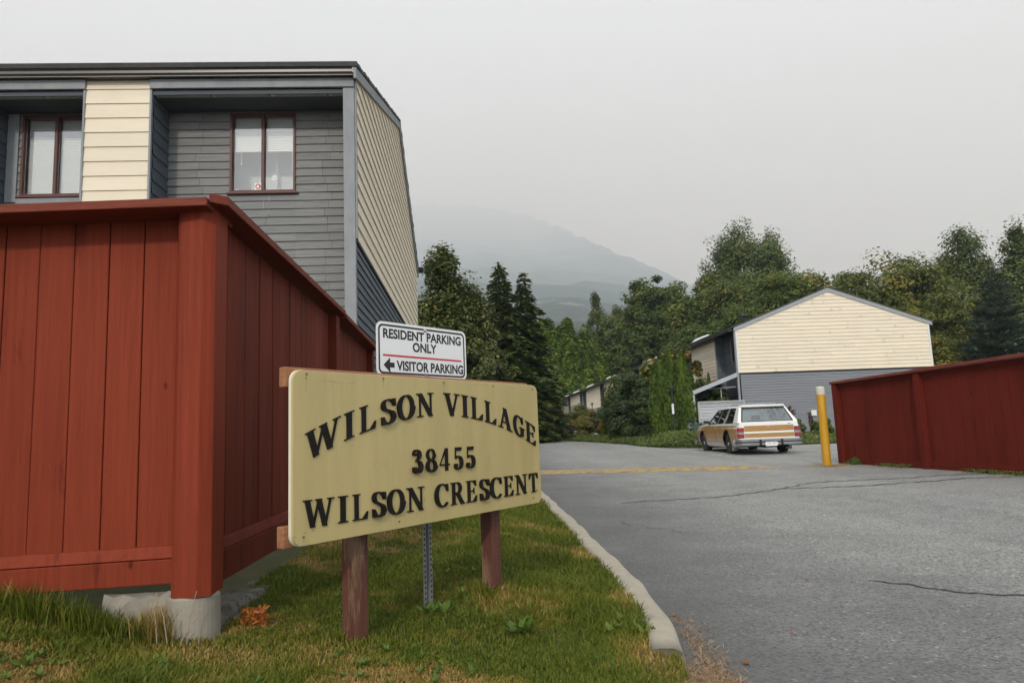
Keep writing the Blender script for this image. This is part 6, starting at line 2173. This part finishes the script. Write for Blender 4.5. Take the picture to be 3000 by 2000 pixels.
dry = np.maximum(dry, np.exp(-(((x + .95) / .35) ** 2 + ((y - 2.72) / .16) ** 2)) * .9)      # strawy round the pier
dry = np.maximum(dry, np.exp(-(((x + .55) / .25) ** 2 + ((y - 2.85) / .2) ** 2)) * .8)
dry = np.maximum(dry, np.exp(-(((x - .72) / .14) ** 2 + ((y - 3.1) / .22) ** 2)) * 1.0)
H = (.020 + .050 * vnoise(x, y, 3.2, 6) ** 1.3 + .030 * lush) * .72 * rng.uniform(.5, 1.35, len(x)) * (1 - .45 * dry)
wall = np.exp(-np.clip(-.90 - x, -9, 9) ** 2 / .01) * (y > 2.9)
post = np.exp(-(((x + .5) / .09) ** 2 + ((y - 3.05) / .09) ** 2)) + np.exp(-(((x - .08) / .12) ** 2 + ((y - 3.78) / .12) ** 2)) + np.exp(-(((x + 1.6) / .5) ** 2 + ((y - 2.87) / .05) ** 2))
H = H * (1 + 1.3 * np.clip(post, 0, 1))
tint = rng.normal(.27, .13, len(x)) + .60 * dry * rng.uniform(.5, 1.2, len(x)) + .12 * (p3 - .5)
W_ = .0026 + .0009 * y
blades('grass', x, y, lawn_z(x, y), H, W_, H * rng.uniform(.2, 1.1, len(x)), tint, L_grass)
# dead thatch lying flat between the blades
x, y = lawn_sample(70000, 1.9, 9, 2.4)
pp = .5 * vnoise(x, y, 1.3, 1) + .35 * vnoise(x, y, 4.2, 2) + .15 * vnoise(x, y, 13, 4)
keep = rng.uniform(0, 1, len(x)) < np.clip((pp - .36) * 3.5, .06, 1)
x, y = x[keep], y[keep]
blades('thatch', x, y, lawn_z(x, y) + .004, rng.uniform(.004, .018, len(x)), np.full(len(x), .0035), rng.uniform(.03, .09, len(x)), rng.normal(.86, .1, len(x)), L_grass)
# broad-leaved weeds
def weeds(name, spots, mat, leafn=(7, 12), size=(.05, .10), tint=.5):
    PP, AA, BB, TT = [], [], [], []
    for (sx_, sy_) in spots:
        k = random.randint(*leafn)
        s0 = random.uniform(*size)
        tt = random.gauss(tint, .15)
        for j in range(k):
            a = 6.283 * j / k + random.uniform(-.3, .3)
            el = random.uniform(.15, 1.0)
            L = s0 * random.uniform(.6, 1.2)
            d = np.array([math.cos(a) * math.cos(el), math.sin(a) * math.cos(el), math.sin(el)])
            PP.append(np.array([sx_, sy_, float(lawn_z(sx_, sy_)) + .012]) + d * L * .55)
            side = np.array([-math.sin(a), math.cos(a), random.uniform(-.3, .3)])
            AA.append(side * L * random.uniform(.16, .26)); BB.append(d * L * .5)
            TT.append(random.gauss(tt, .1))
    o = quads(name, np.array(PP), np.array(AA), np.array(BB), np.array(TT), mat)
    o['kind'] = 'stuff'
    return o
L_weed = leafmat('weed_leaves', [(0, (.035, .075, .014)), (.5, (.085, .15, .022)), (1, (.17, .23, .045))], .3, .5)
spots = []
for _ in range(300):
    y_ = random.uniform(2.2, 3.0) if random.random() < .6 else random.uniform(2.9, 5.2)
    x_ = random.uniform(-1.9, .55) if y_ < 2.9 else random.uniform(-.93, .6)
    if vnoise(x_, y_, 2.4, 9) > .50:
        spots.append((x_, y_))
weeds('broadleaf_weeds', spots, L_weed, size=(.018, .042))
weeds('broadleaf_weeds', [(-.36 + random.gauss(0, .10), 2.40 + random.gauss(0, .06)) for _ in range(16)], L_weed, size=(.03, .055), tint=.85)
weeds('broadleaf_weeds', [(.70 + random.gauss(0, .06), 3.42 + random.gauss(0, .08)) for _ in range(12)], L_weed, size=(.03, .05), tint=.8)
weeds('broadleaf_weeds', [(-.17 + random.gauss(0, .03), 3.56 + random.gauss(0, .03)) for _ in range(4)] + [(.18, 3.30), (.22, 3.33)], L_weed, size=(.05, .085), tint=.45)
weeds('broadleaf_weeds', [(-1.75 + random.gauss(0, .2), 2.55 + random.gauss(0, .1)) for _ in range(22)], L_weed, size=(.025, .05), tint=.5)
# tall grass in front of the fence and round the posts
n = 4200
x = np.concatenate([rng.uniform(-2.9, -1.22, n), rng.normal(-1.2, .04, 200)])
y = np.concatenate([rng.normal(2.86, .035, n), rng.normal(2.86, .03, 200)])
H = rng.uniform(.05, .17, len(x)) * (.6 + .7 * vnoise(x, y, 3, 3))
blades('fence_grass', x, y, lawn_z(x, y), H, np.full(len(x), .005), H * rng.uniform(.1, .7, len(x)), rng.normal(.25, .2, len(x)), L_grass)
n = 420
x = rng.normal(-1.19, .035, n); y = rng.normal(2.87, .03, n)
blades('dry_tuft', x, y, lawn_z(x, y), rng.uniform(.05, .17, n), np.full(n, .003), rng.uniform(.02, .09, n), rng.normal(.9, .1, n), L_grass)
# a shrivelled orange plant by the footing
n = 240
P = np.stack([rng.uniform(-.045, .045, n), rng.uniform(-.04, .04, n), rng.uniform(.004, .075, n) ** 1.0], -1)
A, B = leaf_vectors(unit(np.array([.3, -.6, .5]) + .7 * rand_unit(n)), .027, .35)
L_op = leafmat('withered_orange', [(0, (.12, .02, .01)), (.5, (.42, .11, .02)), (1, (.50, .20, .04))], .3)
op = quads('orange_plant', P, A, B, rng.uniform(0, 1, n), L_op)
op.location = (-.905, 3.12, float(lawn_z(-.905, 3.12)))
tag(op, 'withered orange leafed plant in the grass beside the mossy concrete footing', 'plant')
# wiry stalks in front of the pier
mb = MB()
for (x0, y0, tx, ty, h) in ((-1.06, 2.80, .04, -.01, .20), (-1.12, 2.80, -.05, 0, .2), (-1.02, 2.81, .02, 0, .16), (-1.09, 2.79, .10, -.02, .13), (-1.16, 2.80, -.02, 0, .17)):
    z = float(lawn_z(x0, y0))
    mb.tube([(x0, y0, z - .02), (x0 + tx * .4, y0 + ty * .5, z + h * .55), (x0 + tx, y0 + ty, z + h)], [.0022, .0018, .0014], 5)
tag(mb.build('dry_stalks', m_drift), 'thin dry weed stalks standing in front of the round concrete pier', 'plant')
# weeds along the maroon fence, at the bollard and under the kerb end
def fence_weeds(n):
    u = rng.uniform(0, 1, n)
    q = .3 + u * 8
    px_, py_ = A0.x + dF.x * q, A0.y + dF.y * q
    off = np.abs(rng.normal(0, .13, n)) + .02
    # outward is to the drive side
    nx, ny = dF.y, -dF.x
    if nx > 0:
        nx, ny = -nx, -ny
    x, y = px_ + nx * off, py_ + ny * off
    ok = vnoise(q * 1.0, off * 0, 1.4, 12) > .45
    x, y = x[ok], y[ok]
    return np.stack([x, y, gz(y) + rng.uniform(.0, .065, len(x))], -1)
cover('fence_weeds', fence_weeds, 4200, .1, .036, L_cover, .5, .3)
x = rng.normal(7.27, .22, 700); y = rng.normal(14.38, .10, 700)
blades('dry_weeds', x, y, gz(y), rng.uniform(.01, .05, 700), np.full(700, .006), rng.uniform(.02, .07, 700), rng.normal(.9, .12, 700), L_grass)
n = 160
P = rand_unit(n) * rng.uniform(.2, 1, n)[:, None] * np.array([.10, .13, .09]) + np.array([-.06, 0, .05])
A, B = leaf_vectors(unit(np.array([-.4, -.6, .5]) + .6 * rand_unit(n)), .07, .8)
ivy = quads('ivy_tuft', P, A, B, rng.normal(.3, .2, n), L_cover)
ivy.location = (8.0, 14.6, float(gz(14.6)))
tag(ivy, 'small dark green weed at the near foot of the maroon fence end', 'plant')
# needle litter round the end of the kerb
n = 1700
q = rng.uniform(0, 1, n)
x = .93 + .10 * q ** 2 + np.abs(rng.normal(0, .06, n)) - .10 * (1 - q); y = 2.78 + 1.15 * q ** 3 + rng.normal(0, .06, n)
x2 = rng.normal(.84, .09, 2600); y2 = rng.normal(2.92, .13, 2600)
x, y = np.r_[x, x2], np.r_[y, y2]
kxx = np.interp(y, ky[::-1], kx[::-1])
ok = (x > kxx + .004) | (y < 3.06)
x, y = x[ok], y[ok]
L_need = leafmat('pine_needles', [(0, (.13, .07, .04)), (.5, (.33, .20, .105)), (1, (.48, .36, .22))], .1)
blades('pine_needles', x, y, gz(y) + rng.uniform(.008, .022, len(x)), rng.uniform(.0005, .006, len(x)), np.full(len(x), .0026), rng.uniform(.02, .075, len(x)), rng.uniform(0, 1, len(x)), L_need)
mb = MB()
m_dead = PM('dead_leaf', (.20, .07, .03), (.28, .12, .05), 20, rough=.8)
for (x_, y_, s_) in ((1.13, 3.12, .022), (1.06, 3.95, .016), (1.09, 3.62, .014), (1.0, 2.9, .02), (2.1, 4.6, .015), (1.5, 3.5, .012)):
    a = random.uniform(0, 6)
    mb.add([(x_ + s_ * math.cos(a + k * 1.05) * (1.3 if k % 3 == 0 else .7), y_ + s_ * math.sin(a + k * 1.05) * (1.3 if k % 3 == 0 else .7), float(gz(y_)) + .006 + .008 * (k % 2)) for k in range(6)], [list(range(6))])
o = mb.build('fallen_leaves', m_dead); o['kind'] = 'stuff'

# ------------------------------------------------------------------ mountain in the smoke
m_mtn, t, b = newmat('forested_slope')
v = mapping(t, (.0007, .0007, .0007))
c = ramp(t, noise(t, v, 30, 8, .7), [(.35, (.018, .030, .018)), (.65, (.040, .055, .030))])
rk = ramp(t, noise(t, v, 7, 9, .72, .4), [(.60, (0, 0, 0)), (.68, (1, 1, 1))])
c = mixc(t, rk, c, (.34, .31, .28))
t.links.new(c, b.inputs['Base Color'])
b.inputs['Roughness'].default_value = 1
bump(t, b, noise(t, v, 120, 6, .8), 1, 20)
def mtn(X, Y):
    """one broad flank whose skyline falls to the right; spurs and gullies run down it"""
    X = X / 1.6; Y = Y / 1.6
    b_ = X / np.maximum(Y, 1)
    E = np.interp(b_, [-.75, -.45, -.2, -.05, .05, .116, .166, .24, .308, .40, .52, .70], [.02, .20, .31, .335, .328, .309, .283, .249, .217, .165, .09, -.02])
    near = np.clip((b_ - .06) / .24, 0, 1)
    Ye = Y * (1 + 1.5 * near * near * (3 - 2 * near))
    q = np.clip((Ye - 400) / 9500, 0, 1) ** .5
    prof = np.interp(Ye, [400, 500, 640, 1000, 1700, 3300, 6000, 9400, 10500, 11400, 14000, 30000], [.0, .34, .46, .55, .62, .71, .81, .96, 1, .7, .3, .0])
    rid = .012 * np.sin(b_ * 38 + 2.2 * np.sin(q * 5)) * (1 - q) + .008 * np.sin(b_ * 90 + 3 * np.sin(q * 8) + 1)
    h = Y * E * (prof + rid * np.sin(np.clip(q, 0, 1) * 3.14))
    h = h + np.minimum(Y / 2000, 1) * (50 * (vnoise(X, Y, .003, 5) - .5) + 22 * (vnoise(X, Y, .011, 7) - .5))
    return np.maximum(h * 1.6, -5)
sheet('mountain', np.linspace(-10400, 10400, 230), np.geomspace(640, 18200, 240), mtn, m_mtn)

# ------------------------------------------------------------------ wildfire smoke
m_haze = bpy.data.materials.new('smoke_haze')
m_haze.use_nodes = True
t = m_haze.node_tree
t.nodes.clear()
pv = t.nodes.new('ShaderNodeVolumePrincipled')
pv.inputs['Color'].default_value = (.80, .93, 1.0, 1)
pv.inputs['Absorption Color'].default_value = (1, 1, 1, 1)
pv.inputs['Density'].default_value = .00024
pv.inputs['Anisotropy'].default_value = .0
ou = t.nodes.new('ShaderNodeOutputMaterial')
t.links.new(pv.outputs[0], ou.inputs['Volume'])
mb = MB()
mb.box(-11200, 11200, -420, 19200, -8, 5480)
hz = mb.build('haze', m_haze)
hz['kind'] = 'stuff'
hz.visible_shadow = True
